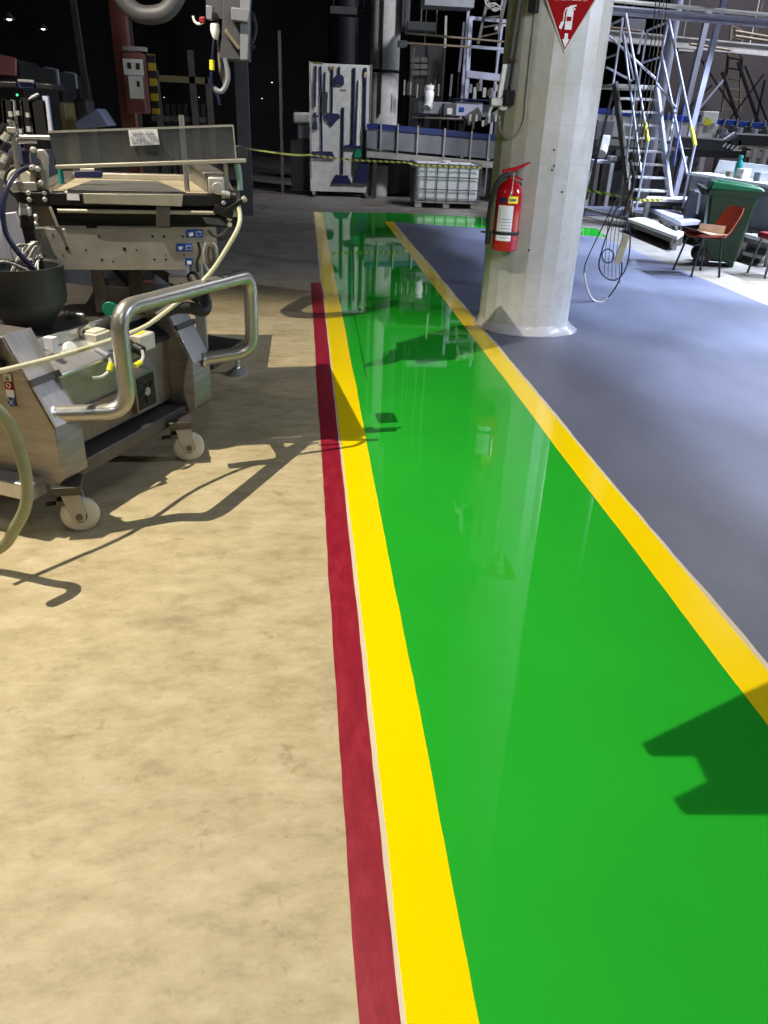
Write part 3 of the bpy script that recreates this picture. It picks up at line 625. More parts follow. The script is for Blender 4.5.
# legs down to the deck
gl = gp(104, 317, .70)
def cloc(p): q = Matrix.Rotation(-CA, 3, 'Z') @ (Vector((p.x, p.y, 0))-CP); return q
g2 = cloc(gl)
b = MB(); b.span((g2.x-.032, g2.y, .02), (g2.x+.018, g2.y+.03, .24)); V(b, 'support_leg', 'steel_d', .003)
b = MB(); c = Vector((g2.x+.03, g2.y+.01, .034)); b.lathe([(.012, -.016), (.034, -.016), (.034, .016), (.012, .016)], c, (0, 1, 0), 24); V(b, 'green_wheel', 'gwheel', .003)
q = pc(134, 280); b = MB(); b.span((q.x-.03, .05, .001), (q.x+.03, .1, .25)); V(b, 'support_leg', 'blackp', .003)
for x0 in (L0+.02, L1-.3):
    b = MB(); b.span((x0, .8, .001), (x0+.05, .85, .45)); V(b, 'support_leg', 'blackp', .003)
b = MB(); b.bar((g2.x+.02, .3, .2), (q.x, .25, .06), .035, .035); V(b, 'brace', 'blackp', .003)
b = MB(); b.bar((q.x+.02, .15, .24), (q.x+.28, .1, .05), .035, .035); V(b, 'brace', 'blackp', .003)
b = MB(); b.box(pc(180, 279, .06), (.1, .05, .03)); b.cyl(pc(176, 282, .06), pc(176, 291, .06), .015); V(b, 'air_regulator', 'alu', .004)
b = MB(); b.span((L0+.1, .35, .1), (L0+.36, .5, .26)); V(b, 'gear_motor', 'greyp', .01)
b = MB(); b.span((L1-.34, .3, .08), (L1-.18, .5, .22)); V(b, 'gear_motor', 'lav', .01)
for k, pts in enumerate(([(206, 243), (204, 254), (206, 266), (211, 272), (216, 262), (217, 250), (213, 243)], [(209, 246), (208, 256), (212, 264), (214, 256), (212, 247)], [(198, 242), (200, 252), (197, 262), (198, 272)], [(208, 230), (214, 236), (222, 235), (228, 228)])):
    b = MB(); b.tube([pc(x, y, -.02-.012*k) for x, y in pts], .0065, 8, sub=5); V(b, 'cable', ('alu', 'steel_d', 'black', 'char')[k], 0)

# ------------------------------------------------------------------ hoses, hopper and the frame behind the trolley
def pipe(name, mt, pts, r, label, cat, sub=6, n=12, group=None):
    b = MB(); b.tube(pts, r, n, sub=sub); o = b.build(name, mt); return tag(o, label, cat, group)
pipe('air_hose', 'creamh', [at(237, 203, 3.62), at(240, 214, 3.6), at(238, 228, 3.57), at(227, 248, 3.55), at(214, 268, 3.53), at(200, 284, 3.5), at(186, 296, 3.46), at(168, 310, 3.4), at(146, 326, 3.3), at(120, 337, 3.18), at(90, 347, 3.02), at(60, 356, 2.88), at(30, 364, 2.78), at(0, 371, 2.7), at(-60, 384, 2.55)], .0095, 'cream air hose looping from the conveyor across the trolley', 'hose')
pipe('drain_hose', 'greenh', [at(-30, 385, 2.45), at(0, 413, 2.48), at(12, 430, 2.5), at(22, 458, 2.5), at(27, 485, 2.5), at(25, 508, 2.5), at(15, 528, 2.52), at(0, 548, 2.55), at(-40, 560, 2.6)], .021, 'thick grey-green hose hanging at the left edge before the trolley', 'hose')
pipe('air_line', 'navyh', [at(34, 166, 3.6), at(20, 171, 3.56), at(9, 184, 3.5), at(3, 205, 3.46), at(5, 230, 3.44), at(14, 247, 3.44), at(27, 262, 3.44), at(38, 274, 3.45), at(42, 287, 3.47)], .0105, 'dark navy air line curving round the left end of the conveyor', 'hose')
pipe('suction_hose', 'black', [at(158, 317, 3.42), at(172, 309, 3.44), at(190, 308, 3.46), at(203, 311, 3.48), at(206, 303, 3.52), at(200, 290, 3.58), at(192, 276, 3.66)], lambda t: .026, 'thick black hose bent beside the handrail of the trolley', 'hose')
hp = gp(38, 330, .70); hpY = hp.y
hb = MB(); c = gp(31, 327, .701)
hopper = thing('hopper', 'matt black funnel-shaped hopper standing on the trolley deck', 'hopper', c)
hb.lathe([(.085, 0), (.088, .01), (.158, .105), (.163, .13), (.165, .25), (.167, .258), (.158, .258), (.15, .25), (.148, .13), (.08, .03), (.001, .03)], c, n=40); hb.build('bowl', 'char', hopper)
b = MB()
b.tube([c+Vector((-.13, -.08, .24)), c+Vector((-.06, -.02, .27)), c+Vector((.02, .04, .22)), c+Vector((.06, .08, .16))], .006, 6, sub=4); b.build('wire_guide', 'alu', hopper)
rn = random.Random(3); wl = thing('wire_bundle', 'tangle of pale wires behind the black hopper', 'wires', (c.x+.02, c.y+.22, .70))
for k in range(11):
    p = at(30+rn.uniform(-6, 10), 244+rn.uniform(-4, 4), 3.5); q0 = at(12+k*2.6, 270+rn.uniform(-3, 4), 3.45); mid = (p+q0)/2+Vector((rn.uniform(-.06, .03), rn.uniform(-.03, .03), rn.uniform(.0, .05)))
    b = MB(); b.tube([p, mid, q0, q0+Vector((rn.uniform(-.02, .03), 0, -.05))], .0035, 6, sub=5); b.build('wire', ('cream', 'alu')[k % 2], wl)
b = MB(); q0 = gp(66, 314, .712); q1 = gp(84, 315, .712); b.bar(q0, q1, .018, .014); b.cyl(q0, q0+(q1-q0)*.1, .016); tag(b.build('hand_tool', 'steel_b', bevel=.003), 'small bright metal tool lying on the dark trolley deck', 'tool')

fr = thing('machine_base_frame', 'dark steel base frame with levelling foot, behind the handrail', 'machine frame', (-.8, 4.9, 0))
fl = gp(238, 374)
b = MB(); b.hexa([Vector(p) for p in ((-1.6, 4.55, .17), (fl.x-.1, 4.55, .17), (fl.x+.05, 5.0, .17), (-1.6, 5.6, .17), (-1.6, 4.55, .235), (fl.x-.1, 4.55, .235), (fl.x+.05, 5.0, .235), (-1.6, 5.6, .235))]); b.build('base_plate', 'steel_d', fr, bevel=.005)
b = MB(); b.lathe([(.065, 0), (.07, .012), (.045, .03), (.02, .045), (.014, .06), (.014, .18)], (fl.x, fl.y, 0), n=24); b.build('levelling_foot', 'steel_b', fr)
for x, y in ((-1.5, 4.65), (-1.5, 5.4)):
    b = MB(); b.lathe([(.065, 0), (.07, .012), (.045, .03), (.02, .045), (.014, .06), (.014, .18)], (x, y, 0), n=24); b.build('levelling_foot', 'steel_b', fr)
pp = at(203, 348, 4.75)
b = MB(); b.span((pp.x-.03, 4.72, .235), (pp.x+.03, 4.78, .9)); b.build('upright', 'alu', fr, bevel=.004)
b = MB(); b.span((-1.5, 4.72, .235), (-1.42, 4.8, 1.0)); b.build('upright', 'alu', fr, bevel=.004)
b = MB(); b.span((-1.5, 4.7, .86), (pp.x+.03, 5.4, .92)); b.build('top_plate', 'steel_d', fr, bevel=.004)
# ------------------------------------------------------------------ tool board
BY = 17.75
bl, br_ = at(311, 195, BY), at(368, 197, BY); bt = at(340, 64, BY).z
bd = thing('tool_board', 'tall white tool board on small feet at the end of the green walkway', 'board', ((bl.x+br_.x)/2, BY, 0))
bx0, bx1 = bl.x, br_.x
b = MB(); b.span((bx0, BY, .1), (bx1, BY+.05, bt)); b.build('panel', 'whited', bd, bevel=.01)
for x in (bx0+.06, bx1-.06):
    b = MB(); b.span((x-.04, BY-.25, .05), (x+.04, BY+.35, .1)); b.cyl((x-.025, BY-.2, .035), (x+.025, BY-.2, .035), .035); b.cyl((x-.025, BY+.3, .035), (x+.025, BY+.3, .035), .035); b.build('foot', 'steel', bd, bevel=.004)
b = MB(); b.span((bx0, BY-.012, .1), (bx1, BY, .34)); b.build('lower_rail', 'whited', bd, bevel=.003)
b = MB(); b.span((bx0-.02, BY-.01, .1), (bx0+.02, BY+.06, bt+.02)); b.build('edge_post', 'steel', bd)
b = MB(); b.span((bx1-.02, BY-.01, .1), (bx1+.02, BY+.06, bt+.02)); b.build('edge_post', 'steel', bd)
for (x0, y0, x1, y1) in ((313, 62, 323, 64.5), (340, 89.5, 346, 91.5)):
    p, q = at(x0, y0, BY), at(x1, y1, BY); b = MB(); b.span((p.x, BY-.004, q.z), (q.x, BY, p.z)); b.build('yellow_label', 'olive', bd)
def Z3(px, py): return at(290+px/5.69, 30+py/5.69, BY-.03)
def tool(name, label, cat, pieces):
    p0 = Z3(*pieces[0][1][0]); t = thing(name, label, cat, (p0.x, BY-.03, p0.z))
    for nm, pts, mt, th in pieces:
        b = MB()
        if len(pts) == 2: b.cyl(Z3(*pts[0]), Z3(*pts[1]), th)
        else:
            q = [Z3(*p) for p in pts]; b.prism([(p.x, p.z) for p in q], (0, BY-.012-th, 0), (1, 0, 0), (0, 0, 1), (0, th, 0))
        b.build(nm, mt, t, bevel=0)
    return t
tool('hand_brush', 'short narrow navy brush at the upper left of the tool board', 'brush', [('handle', [(147, 203), (146, 300)], 'navy', .022), ('bristles', [(137, 290), (150, 290), (147, 438), (135, 438)], 'navy', .05)])
tool('floor_squeegee', 'long navy squeegee with wide blade at the left of the tool board', 'squeegee', [('handle', [(175, 205), (182, 690)], 'navy', .02), ('blade', [(122, 690), (240, 692), (256, 732), (118, 728)], 'navy', .05)])
tool('scrubbing_brush', 'dark grey brush with thin handle hung below the top of the tool board', 'brush', [('handle', [(200, 240), (197, 352)], 'char', .016), ('bristles', [(182, 352), (215, 354), (210, 475), (178, 473)], 'char', .06)])
tool('pointed_scraper', 'navy long-handled scraper with pointed blade and tan grip', 'scraper', [('handle', [(242, 210), (238, 475)], 'navy', .02), ('grip', [(225, 204), (260, 206), (254, 222), (244, 238), (232, 222)], 'card', .03), ('blade', [(210, 472), (276, 476), (287, 495), (238, 548), (193, 495)], 'navy', .03)])
tool('dust_pan', 'small navy dustpan high in the middle of the tool board', 'dustpan', [('handle', [(280, 210), (280, 256)], 'navy', .022), ('pan', [(266, 254), (294, 254), (306, 270), (306, 311), (252, 310), (254, 270)], 'navy', .05)])
tool('shovel', 'navy shovel with flared blade near the bottom of the tool board', 'shovel', [('shaft', [(303, 440), (296, 822)], 'navy', .024), ('blade', [(260, 824), (328, 828), (352, 876), (235, 874)], 'navy', .05)])
tool('deck_brush', 'long navy deck brush hanging right of the dustpan', 'brush', [('handle', [(367, 216), (357, 655)], 'navy', .028), ('head', [(314, 654), (402, 658), (400, 674), (312, 670)], 'navy', .06)])
tool('mop', 'pale-handled mop with green head on the right half of the tool board', 'mop', [('handle', [(393, 284), (378, 680)], 'whited', .024), ('head', [(374, 678), (400, 680), (412, 724), (362, 724)], 'gwheel', .06), ('strands', [(362, 724), (410, 726), (388, 860), (362, 800)], 'char', .05)])
tool('broom', 'tall navy broom at the right edge of the tool board', 'broom', [('handle', [(430, 214), (418, 740)], 'navy', .03), ('grip', [(428, 240), (426, 272)], 'card', .034), ('bristles', [(398, 736), (444, 738), (440, 874), (362, 868)], 'navy', .07)])
tool('spray_bottle', 'navy spray bottle low on the left side of the tool board', 'bottle', [('body', [(132, 520), (156, 522), (158, 568), (126, 566)], 'navy', .05), ('trigger_head', [(138, 470), (152, 468), (150, 482), (166, 490), (150, 500), (152, 522), (138, 520), (140, 500), (128, 492)], 'navy', .03)])

# ------------------------------------------------------------------ water tank in its cage
A_ = gp(414, 207.5); B_ = A_+Vector((1.27, -.03, 0)); ix = (B_-A_).normalized(); iy = Vector((-ix.y, ix.x, 0)); iw = (B_-A_).length; idp = 1.0
ib = thing('caged_water_tank', 'white plastic tank in a steel tube cage beside the tool board', 'tank', A_, math.atan2(ix.y, ix.x))
ih = at(448, 163, A_.y).z
def I(mb, n_, mt, bevel=0.0): return mb.build(n_, mt, ib, local=True, bevel=bevel)
b = MB(); b.span((.03, .03, .13), (iw-.03, idp-.03, ih-.02)); I(b, 'tank', 'ibc', .06)
b = MB(); b.cyl((iw/2, idp/2, ih-.02), (iw/2, idp/2, ih+.02), .1, n=24); I(b, 'filler_cap', 'whited', .006)
for z in (.14, .34, .56, .78, ih-.03):
    b = MB(); b.tube([(0, 0, z), (iw, 0, z), (iw, idp, z), (0, idp, z)], .011, 8, closed=True); I(b, 'cage_bar', 'galv')
for k in range(7):
    for y in (0, idp): b = MB(); b.tube([(iw*k/6, y, .1), (iw*k/6, y, ih)], .010, 8); I(b, 'cage_upright', 'galv')
for k in range(1, 5):
    for x in (0, iw): b = MB(); b.tube([(x, idp*k/5, .1), (x, idp*k/5, ih)], .010, 8); I(b, 'cage_upright', 'galv')
b = MB(); b.span((0, 0, .09), (iw, idp, .13)); I(b, 'pallet_tray', 'alu', .01)
for x in (.08, iw/2, iw-.08): b = MB(); b.span((x-.07, .02, 0), (x+.07, idp-.02, .09)); I(b, 'pallet_foot', 'alu', .01)

# ------------------------------------------------------------------ barrier tape
def tape(pts, label, w=.05):
    b = MB(); P = []
    for a, c in zip(pts[:-1], pts[1:]):
        for k in range(10):
            t = k/10; q = a.lerp(c, t); q.z -= .25*min(.12, (c-a).length*.006)*4*t*(1-t); P.append(q)
    P.append(pts[-1]); rows = []
    for p in P:
        ww = w*min(1, max(.3, (p.y-2)/11)); rows.append([b.bm.verts.new(p+Vector((0, 0, s*ww/2))) for s in (-1, 1)]+[b.bm.verts.new(p+Vector((0, .002, s*ww/2))) for s in (1, -1)])
    b.loft(rows); o = b.build('barrier_tape', 'tape'); return tag(o, label, 'tape')
tape([at(238, 147, 4.3), at(310, 155, 15.6), at(352, 160, 15.65), at(407, 162.5, 15.7), A_+Vector((0, -.03, ih-.06)), B_+Vector((0, -.03, ih-.06))], 'yellow and black barrier tape from the conveyor guard past the tool board', .03)
tape([at(560, 186, 14.0), at(592, 191, 13.2), at(640, 200, 12.6), at(662, 200, 12.9)], 'yellow and black barrier tape between the column and the stairs', .04)

# ------------------------------------------------------------------ pipes, ducts and long conveyor at the far end
PY = 19.6
pl = thing('vertical_pipe', 'thick white vertical pipe with dark clamp behind the tool board', 'pipe', (1.81, PY, 0))
b = MB(); b.cyl((1.81, PY, 0), (1.81, PY, 9.4), .325, n=32); b.build('pipe', 'whited', pl)
zc = at(390, 72, PY).z; b = MB(); b.lathe([(.327, zc-.03), (.335, zc-.02), (.335, zc+.02), (.327, zc+.03)], (1.81, PY, 0), n=32); b.build('clamp', 'blackp', pl)
b = MB(); q = at(381, 72, PY-.36); b.tube([Vector((q.x, q.y, 1.6)), Vector((q.x, q.y, 5.5))], .022, 6); b.build('cable', 'black', pl)
b = MB(); b.cyl((.95, 21.2, 0), (.95, 21.2, 9.4), .36, n=28); tag(b.build('vertical_pipe', 'dgrey'), 'dark grey vertical pipe rising behind the white tool board', 'pipe')
b = MB(); b.span((at(330, 8, 20).x, 20, at(340, 14, 20).z), (at(368, 8, 20).x, 20.5, at(340, 6, 20).z)); [b.cyl((at(x, 8, 20).x, 20.25, at(340, 8, 20).z), (at(x, 8, 20).x, 20.25, 9.49), .015, n=6) for x in (334, 364)]; tag(b.build('duct', 'dgrey', bevel=.02), 'dim horizontal duct above the tool board, left of the white pipe', 'duct')
b = MB(); b.span((at(401, 30, 19.2).x, 19.1, at(402, 30, 19.2).z), (at(409, 30, 19.2).x, 19.6, 6.5)); tag(b.build('cable_trunking', 'dgrey', bevel=.01), 'dark vertical trunking just right of the white pipe', 'trunking')
b = MB(); p, q = at(408, 21, 18.6), at(436, 31, 18.6); b.span((p.x, 18.6, q.z), (q.x, 19.0, p.z)); b.cyl(((p.x+q.x)/2, 18.8, p.z-.02), ((p.x+q.x)/2, 18.8, 9.49), .015, n=6); tag(b.build('duct_box', 'greyp', bevel=.02), 'short pale duct box right of the white pipe', 'duct')
b = MB(); p, q = at(399, 40, 18.8), at(407, 47, 18.8); b.span((p.x, 18.8, q.z), (q.x, 19.1, p.z)); tag(b.build('duct_box', 'lav', bevel=.01), 'small grey box on the right side of the white pipe', 'box')
b = MB(); p, q = at(425, -4, 17.5), at(474, 8, 17.5); b.span((p.x, 17.5, q.z), (q.x, 18.1, p.z)); b.cyl(((p.x+q.x)/2, 17.8, p.z-.02), ((p.x+q.x)/2, 17.8, 9.49), .015, n=6); tag(b.build('duct_box', 'greyp', bevel=.02), 'wide pale duct box at the top edge, left of the column', 'duct')
for k, (a_, c_) in enumerate((((405, 33), (506, 42)), ((405, 43), (470, 47)))):
    b = MB(); b.tube([at(*a_, 18.4), at(*c_, 18.4)], .022, 6); hp_ = at(*a_, 18.4).lerp(at(*c_, 18.4), .3); b.cyl(hp_, (hp_.x, 18.4, 9.49), .01, n=6); tag(b.build('steel_rod', 'brown'), ('upper', 'lower')[k]+' of two thin horizontal rods right of the white pipe', 'rod')
for k, (x0, y0, x1, y1) in enumerate(((446, 16, 445, 48), (464, 22, 459, 72), (452, 74, 450, 96), (414, 48, 411, 84))):  # light put into the post colours: pale where lit, black where unlit
    p, q = at(x0, y0, 20.1), at(x1, y1, 20.1); tp = thing('thin_post', ('thin pale post highest above the water tank', 'thin lavender post beside the white scaffold frame', 'short thin post above the conveyor motor housing', 'dim post near the white pipe')[k], 'post', (q.x, 20.1, 0)); b = MB(); b.bar(p, q, .05, .05); b.build('lit_tone_upper', ('alu', 'lav', 'alu', 'dgrey')[k], tp); b = MB(); b.bar(q, (q.x, 20.1, 0), .04, .04); b.build('shade_tone_lower', 'black', tp)
# scaffold
SY = 19.4
sc = thing('scaffold_frame', 'white square-tube scaffold frame seen left of the column', 'scaffold', (at(466, 97, SY).x, SY, 1.9))
for (a_, c_, w_) in (((470.5, 17, ), (466, 100), .09), ((470, 18), (512, 22), .07), ((468, 46.5), (512, 50), .06), ((502, 26), (496, 74), .05), ((502, 25), (512, 26.5), .05), ((466, 74), (500, 78), .14), ((500, 52), (512, 53), .05)):
    b = MB(); b.bar(at(*a_, SY), at(*c_, SY), w_, w_); b.build('tube', 'lav', sc, bevel=.006)
for x_ in (471, 505):
    p = at(x_, 30, SY); b = MB(); b.bar(p+Vector((0, .5, 1.0)), Vector((p.x, SY+.5, 0)), .06, .06); b.build('tube', 'lav', sc)
b = MB(); b.bar(at(466, 98, SY), Vector((at(466, 98, SY).x, SY, 0)), .06, .06); b.build('tube', 'lav', sc)
b = MB(); p = at(497, 27.5, SY-.05); b.box(p, (.12, .06, .1)); b.build('bracket', 'whited', sc)
ld = thing('ladder', 'dark ladder leaning high up behind the white scaffold frame', 'ladder', at(488, 30, 19))
for a_, c_ in (((488, -3), (478, 44)), ((506, -3), (498, 34))):
    b = MB(); b.bar(at(*a_, 19), at(*c_, 19), .06, .05); b.build('rail', 'steel_d', ld)
for k in range(5):
    t = k/5+.05; b = MB(); b.tube([at(488-10*t, -3+47*t, 19), at(506-8*t, -3+42*t, 19)], .02, 6); b.build('rung', 'steel_d', ld)
for k in range(3):
    b = MB(); pts = [at(490+3*k+5*math.cos(i), 4+k*1.5+4*math.sin(i*1.3+k), 18.6) for i in range(7)]; b.tube(pts, .018, 6, sub=4); tag(b.build('cable_coil', 'alu'), ('loose grey cable coil at the top edge, leftmost loop', 'loose grey cable coil at the top edge, middle loop', 'loose grey cable coil at the top edge, loop nearest the column')[k], 'cable')

# long conveyor with blue guide rails
def conveyor(x0, x1, y, z0, z1, label, depth=.7, hh=.45, uprights=(), legs=(), skirt='greyp'):
    t = thing('long_conveyor', label, 'conveyor', ((x0+x1)/2, y, 0))
    def zz(x): return z0+(z1-z0)*(x-x0)/(x1-x0)
    def slab(dz0, dz1, ya, yb, name, mt):
        b = MB(); b.hexa([(x0, ya, z0+dz0), (x1, ya, z1+dz0), (x1, yb, z1+dz0), (x0, yb, z0+dz0), (x0, ya, z0+dz1), (x1, ya, z1+dz1), (x1, yb, z1+dz1), (x0, yb, z0+dz1)]); return b.build(name, mt, t, bevel=.006)
    slab(-.09, 0, y-.02, y+.02, 'blue_guide_rail', 'bluerail'); slab(-.09, .02, y+depth-.02, y+depth+.02, 'blue_guide_rail', 'bluerail')
    slab(-.15, -.10, y+.02, y+depth-.02, 'belt', 'dgrey'); slab(-hh, -.11, y, y+.015, 'side_skirt', skirt)
    slab(-hh-.17, -hh-.05, y-.05, y+.12, 'base_beam', 'alu'); slab(-hh-.17, -hh-.05, y+depth-.1, y+depth, 'base_beam', 'alu')
    for x in uprights:
        b = MB(); b.bar((x, y-.05, zz(x)-hh-.05), (x, y-.05, zz(x)+.05), .03, .04); b.build('upright', 'alu', t)
    for x in legs:
        for yy in (y+.03, y+depth-.05):
            b = MB(); b.bar((x, yy, 0), (x, yy, zz(x)-hh-.17), .08, .08); b.build('leg', 'steel_d', t)
    return t
a_, c_ = at(371, 124, 17.6), at(512, 137, 17.6)
conveyor(-.6+1.9, c_.x+.6, 17.6, a_.z, c_.z-.03, 'long conveyor with blue guide rail and grey skirts behind the water tank', uprights=[at(x, 130, 17.55).x for x in (381, 398, 418, 445, 472, 490)], legs=[at(x, 130, 17.6).x for x in (376, 440, 500)])
a_, c_ = at(590, 106, 17.4), at(800, 127.5, 17.4)
M['bluerail'] = mat('bright blue guide rail', S(40, 70, 160), .4, 0, .1, 6)
conveyor(a_.x-1, c_.x+.6, 17.4, a_.z+.02, c_.z, 'high conveyor with blue guide rail behind the stairs', hh=.5, uprights=[at(x, 120, 17.35).x for x in (612, 640, 668, 700, 725, 738, 752, 766)], legs=[at(x, 130, 17.4).x for x in (610, 700, 790)], skirt='whited')
# machine housings above the left conveyor
mh = thing('sealing_machine', 'grey machine housing with white motor above the long conveyor', 'machine', at(440, 118, 18.6))
def mbox(t, x0, y0, x1, y1, Y, dp, name, mt, bv=.015):
    p, q = at(x0, y0, Y), at(x1, y1, Y); b = MB(); b.span((p.x, Y, q.z), (q.x, Y+dp, p.z)); return b.build(name, mt, t, bevel=bv)
mbox(mh, 418, 101, 454, 115, 18.5, .6, 'housing', 'greyp'); mbox(mh, 455, 101, 482, 117, 18.5, .6, 'housing', 'lav'); mbox(mh, 455, 98, 500, 101.5, 18.4, .7, 'blue_cover', 'navy')
mbox(mh, 444, 103, 456, 117, 18.3, .3, 'valve_box', 'dgrey'); mbox(mh, 447, 108, 452, 115, 18.25, .1, 'gauge', 'whited'); mbox(mh, 459, 107, 464, 112, 18.48, .03, 'blue_mark', 'blue')
b = MB(); p = at(429, 96, 18.2); b.lathe([(.02, -.2), (.07, -.17), (.1, -.05), (.11, .05), (.08, .12), (.1, .13), (.1, .2), (.02, .2)], p, n=20); b.build('motor', 'white', mh)
b = MB(); b.cyl(at(429, 104, 18.15), at(427, 108, 18.1), .09); b.build('motor_flange', 'whited', mh)
mbox(mh, 414, 116, 470, 121, 18.3, .5, 'conveyor_bed', 'steel_d'); b = MB(); b.bar(at(466, 121, 18.2), at(480, 112, 18.2), .16, .2); b.build('chute', 'steel_d', mh)
mbox(mh, 480, 104, 505, 118, 18.7, .6, 'housing', 'greyp')
for x in (420, 462, 498):
    p = at(x, 118, 18.7); b = MB(); b.bar((p.x, 18.8, 0), (p.x, 18.8, p.z), .1, .1); b.build('leg', 'dgrey', mh)
# small fittings along that machine
rn = random.Random(11)
for k in range(11):
    px = 404+k*3.4+rn.uniform(-1, 1); py = 92+rn.uniform(-3, 8)
    b = MB(); p = at(px, py, 18.9); b.cyl(p, p+Vector((0, 0, .16+rn.uniform(0, .14))), .022, n=8); b.build('fitting', ('alu', 'steel_d')[k % 2], mh)
for k in range(9):
    px = 470+k*3.6+rn.uniform(-1, 1); py = 84+rn.uniform(0, 10)
    b = MB(); p = at(px, py, 18.9); b.box(p, (.07, .07, .12+rn.uniform(0, .16))); b.build('fitting', ('greyp', 'alu', 'steel_d')[k % 3], mh)
for k in range(10):
    px = 470+k*3.2; py = 119+rn.uniform(-2, 6)
    b = MB(); p = at(px, py, 18.0); b.box(p, (.05, .05, .1+rn.uniform(0, .1))); b.build('fitting', ('alu', 'dgrey')[k % 2], mh)
b = MB(); p, q = at(372, 140, 18.4), at(404, 190, 18.4); b.span((p.x, 18.5, 0), (q.x+.4, 19.2, .9)); tag(b.build('machine_cabinet', 'dgrey', bevel=.03), 'dark cabinet under the long conveyor right of the tool board', 'cabinet')
b = MB(); p, q = at(373, 160, 18.1), at(386, 188, 18.1); b.lathe([(.17, 0), (.19, .05), (.2, .5), (.2, .62), (.03, .64)], ((p.x+q.x)/2, 18.2, 0), n=20); tag(b.build('drum', 'whited'), 'pale drum on the floor right of the tool board', 'drum')
rk = thing('electrical_rack', 'dim rack of dark control modules right of the white pipe', 'rack', at(420, 70, 21))
mbox(rk, 410, 44, 442, 98, 21, .5, 'cabinet', 'blackp'); p, q = at(410, 98, 21), at(442, 98, 21); b = MB(); b.span((p.x, 21.02, 0), (q.x, 21.48, p.z+.02)); b.build('base', 'blackp', rk)
for k in range(6):
    p = at(415+(k % 2)*10, 60+6.5*(k//2), 20.9); b = MB(); b.box(p, (.22, .06, .1)); b.build('module', 'steel_d', rk)

# ------------------------------------------------------------------ mobile stairs
SX, SY0 = at(657, 212, 13.6).x, 13.6
stt = thing('mobile_stairs', 'steel mobile stairs with open treads and tall handrails right of the column', 'stairs', (SX, SY0, 0))
top_c = (at(615, 84, 14.8)+at(656, 85.5, 14.8))/2; hw = .37; bot_c = Vector((SX, SY0, 0)); run = (top_c-bot_c)
NS = 11
for k in range(1, NS):
    c = bot_c+run*(k/NS); b = MB(); b.box(c+Vector((0, .09, -.018)), (2*hw-.03, .2, .036)); b.build('tread', 'whited', stt, bevel=.003)
b = MB(); b.box(top_c+Vector((0, .42, -.03)), (2*hw, .9, .06)); b.build('platform', 'whited', stt, bevel=.004)
for s, mt in ((-1, 'steel_d'), (1, 'lav')):
    d = Vector((s*hw, 0, 0)); b = MB(); b.bar(bot_c+d, top_c+d, .05, .16, up=(0, 1, 0)); b.build('stringer', mt, stt, bevel=.004)
    d2 = Vector((s*hw, .8, 0)); b = MB(); b.bar(top_c+d2, Vector((top_c.x+s*hw, top_c.y+.8, 0)), .06, .06); b.build('rear_leg', 'steel_d', stt)
    b = MB(); b.bar(Vector((top_c.x+s*hw, top_c.y+.8, .12)), bot_c+Vector((s*hw, .0, .12)), .05, .05); b.build('base_rail', 'alu', stt)
    b = MB(); b.bar(top_c+d+Vector((0, .05, -.1)), Vector((top_c.x+s*hw, top_c.y+.6, .3)), .04, .04); b.build('brace', 'steel_d', stt)
def rail(pts, name, mt, r=.019, Y=None): b = MB(); b.tube(pts, r, 10); return b.build(name, mt, stt)
for s, (ru, rl, rb, mu, ml, pu, pl_) in ((-1, ((626, 14), (648, 141), (636, 209), (623, 34), (641, 172), (623, 19), (613, 84))), (1, ((669, 20), (695, 145), (682, 208), (661, 51), (687, 174), (668, 22), (656, 82)))):
    Yb, Yt = 13.35, 14.75
    u, l = at(*ru, Yt), at(*rl, Yb); hr = rail([u, l], 'handrail', 'lav', .021)
    y0 = u.lerp(l, .86); b = MB(); b.tube([y0, l+(l-u)*.003], .031, 10); g = b.build('yellow_grip', 'tag', hr)
    rail([l, at(*rb, 13.5)], 'handrail_post', 'lav')
    rail([at(*mu, Yt), at(*ml, Yb+.1)], 'mid_rail', 'lav', .02)
    rail([at(*pu, Yt), at(*pl_, Yt)], 'handrail_post', 'lav')
    m0 = u.lerp(l, .5); m1 = bot_c+run*.42+Vector((s*hw, 0, 0)); rail([m0, m1], 'handrail_post', 'lav', .014)
    p0 = at(*pu, Yt); pb_ = p0+Vector((0, .85, -.05)); rail([p0, pb_], 'platform_rail', 'lav', .02); rail([pb_, Vector((pb_.x, pb_.y, top_c.z))], 'platform_post', 'lav', .02); rail([p0+Vector((0, 0, -.5)), pb_+Vector((0, 0, -.5))], 'platform_rail', 'lav', .018)
rail([at(609, 36, 15.0), at(656, 79, 15.0)], 'cross_brace', 'lav', .02); rail([at(606, 67, 15.1), at(632, 81, 15.1)], 'cross_brace', 'lav', .018)
rail([at(643, 30, 15.0), at(638, 54, 15.0)], 'platform_post', 'lav', .02); rail([at(624, 35, 14.9), at(634, 80, 14.9)], 'cross_brace', 'lav', .016)
rail([at(656, 83, 14.6), at(676, 108, 14.1)], 'cross_brace', 'lav', .018); rail([at(682, 80, 14.6), at(669, 140, 13.9)], 'cross_brace', 'lav', .018)
b = MB(); b.tube([at(686, 98, 14), at(680, 130, 13.8), at(674, 165, 13.6)], .012, 6, sub=4); tag(b.build('blue_cable', 'bluerail'), 'thin blue cable hanging beside the right handrail of the stairs', 'cable')

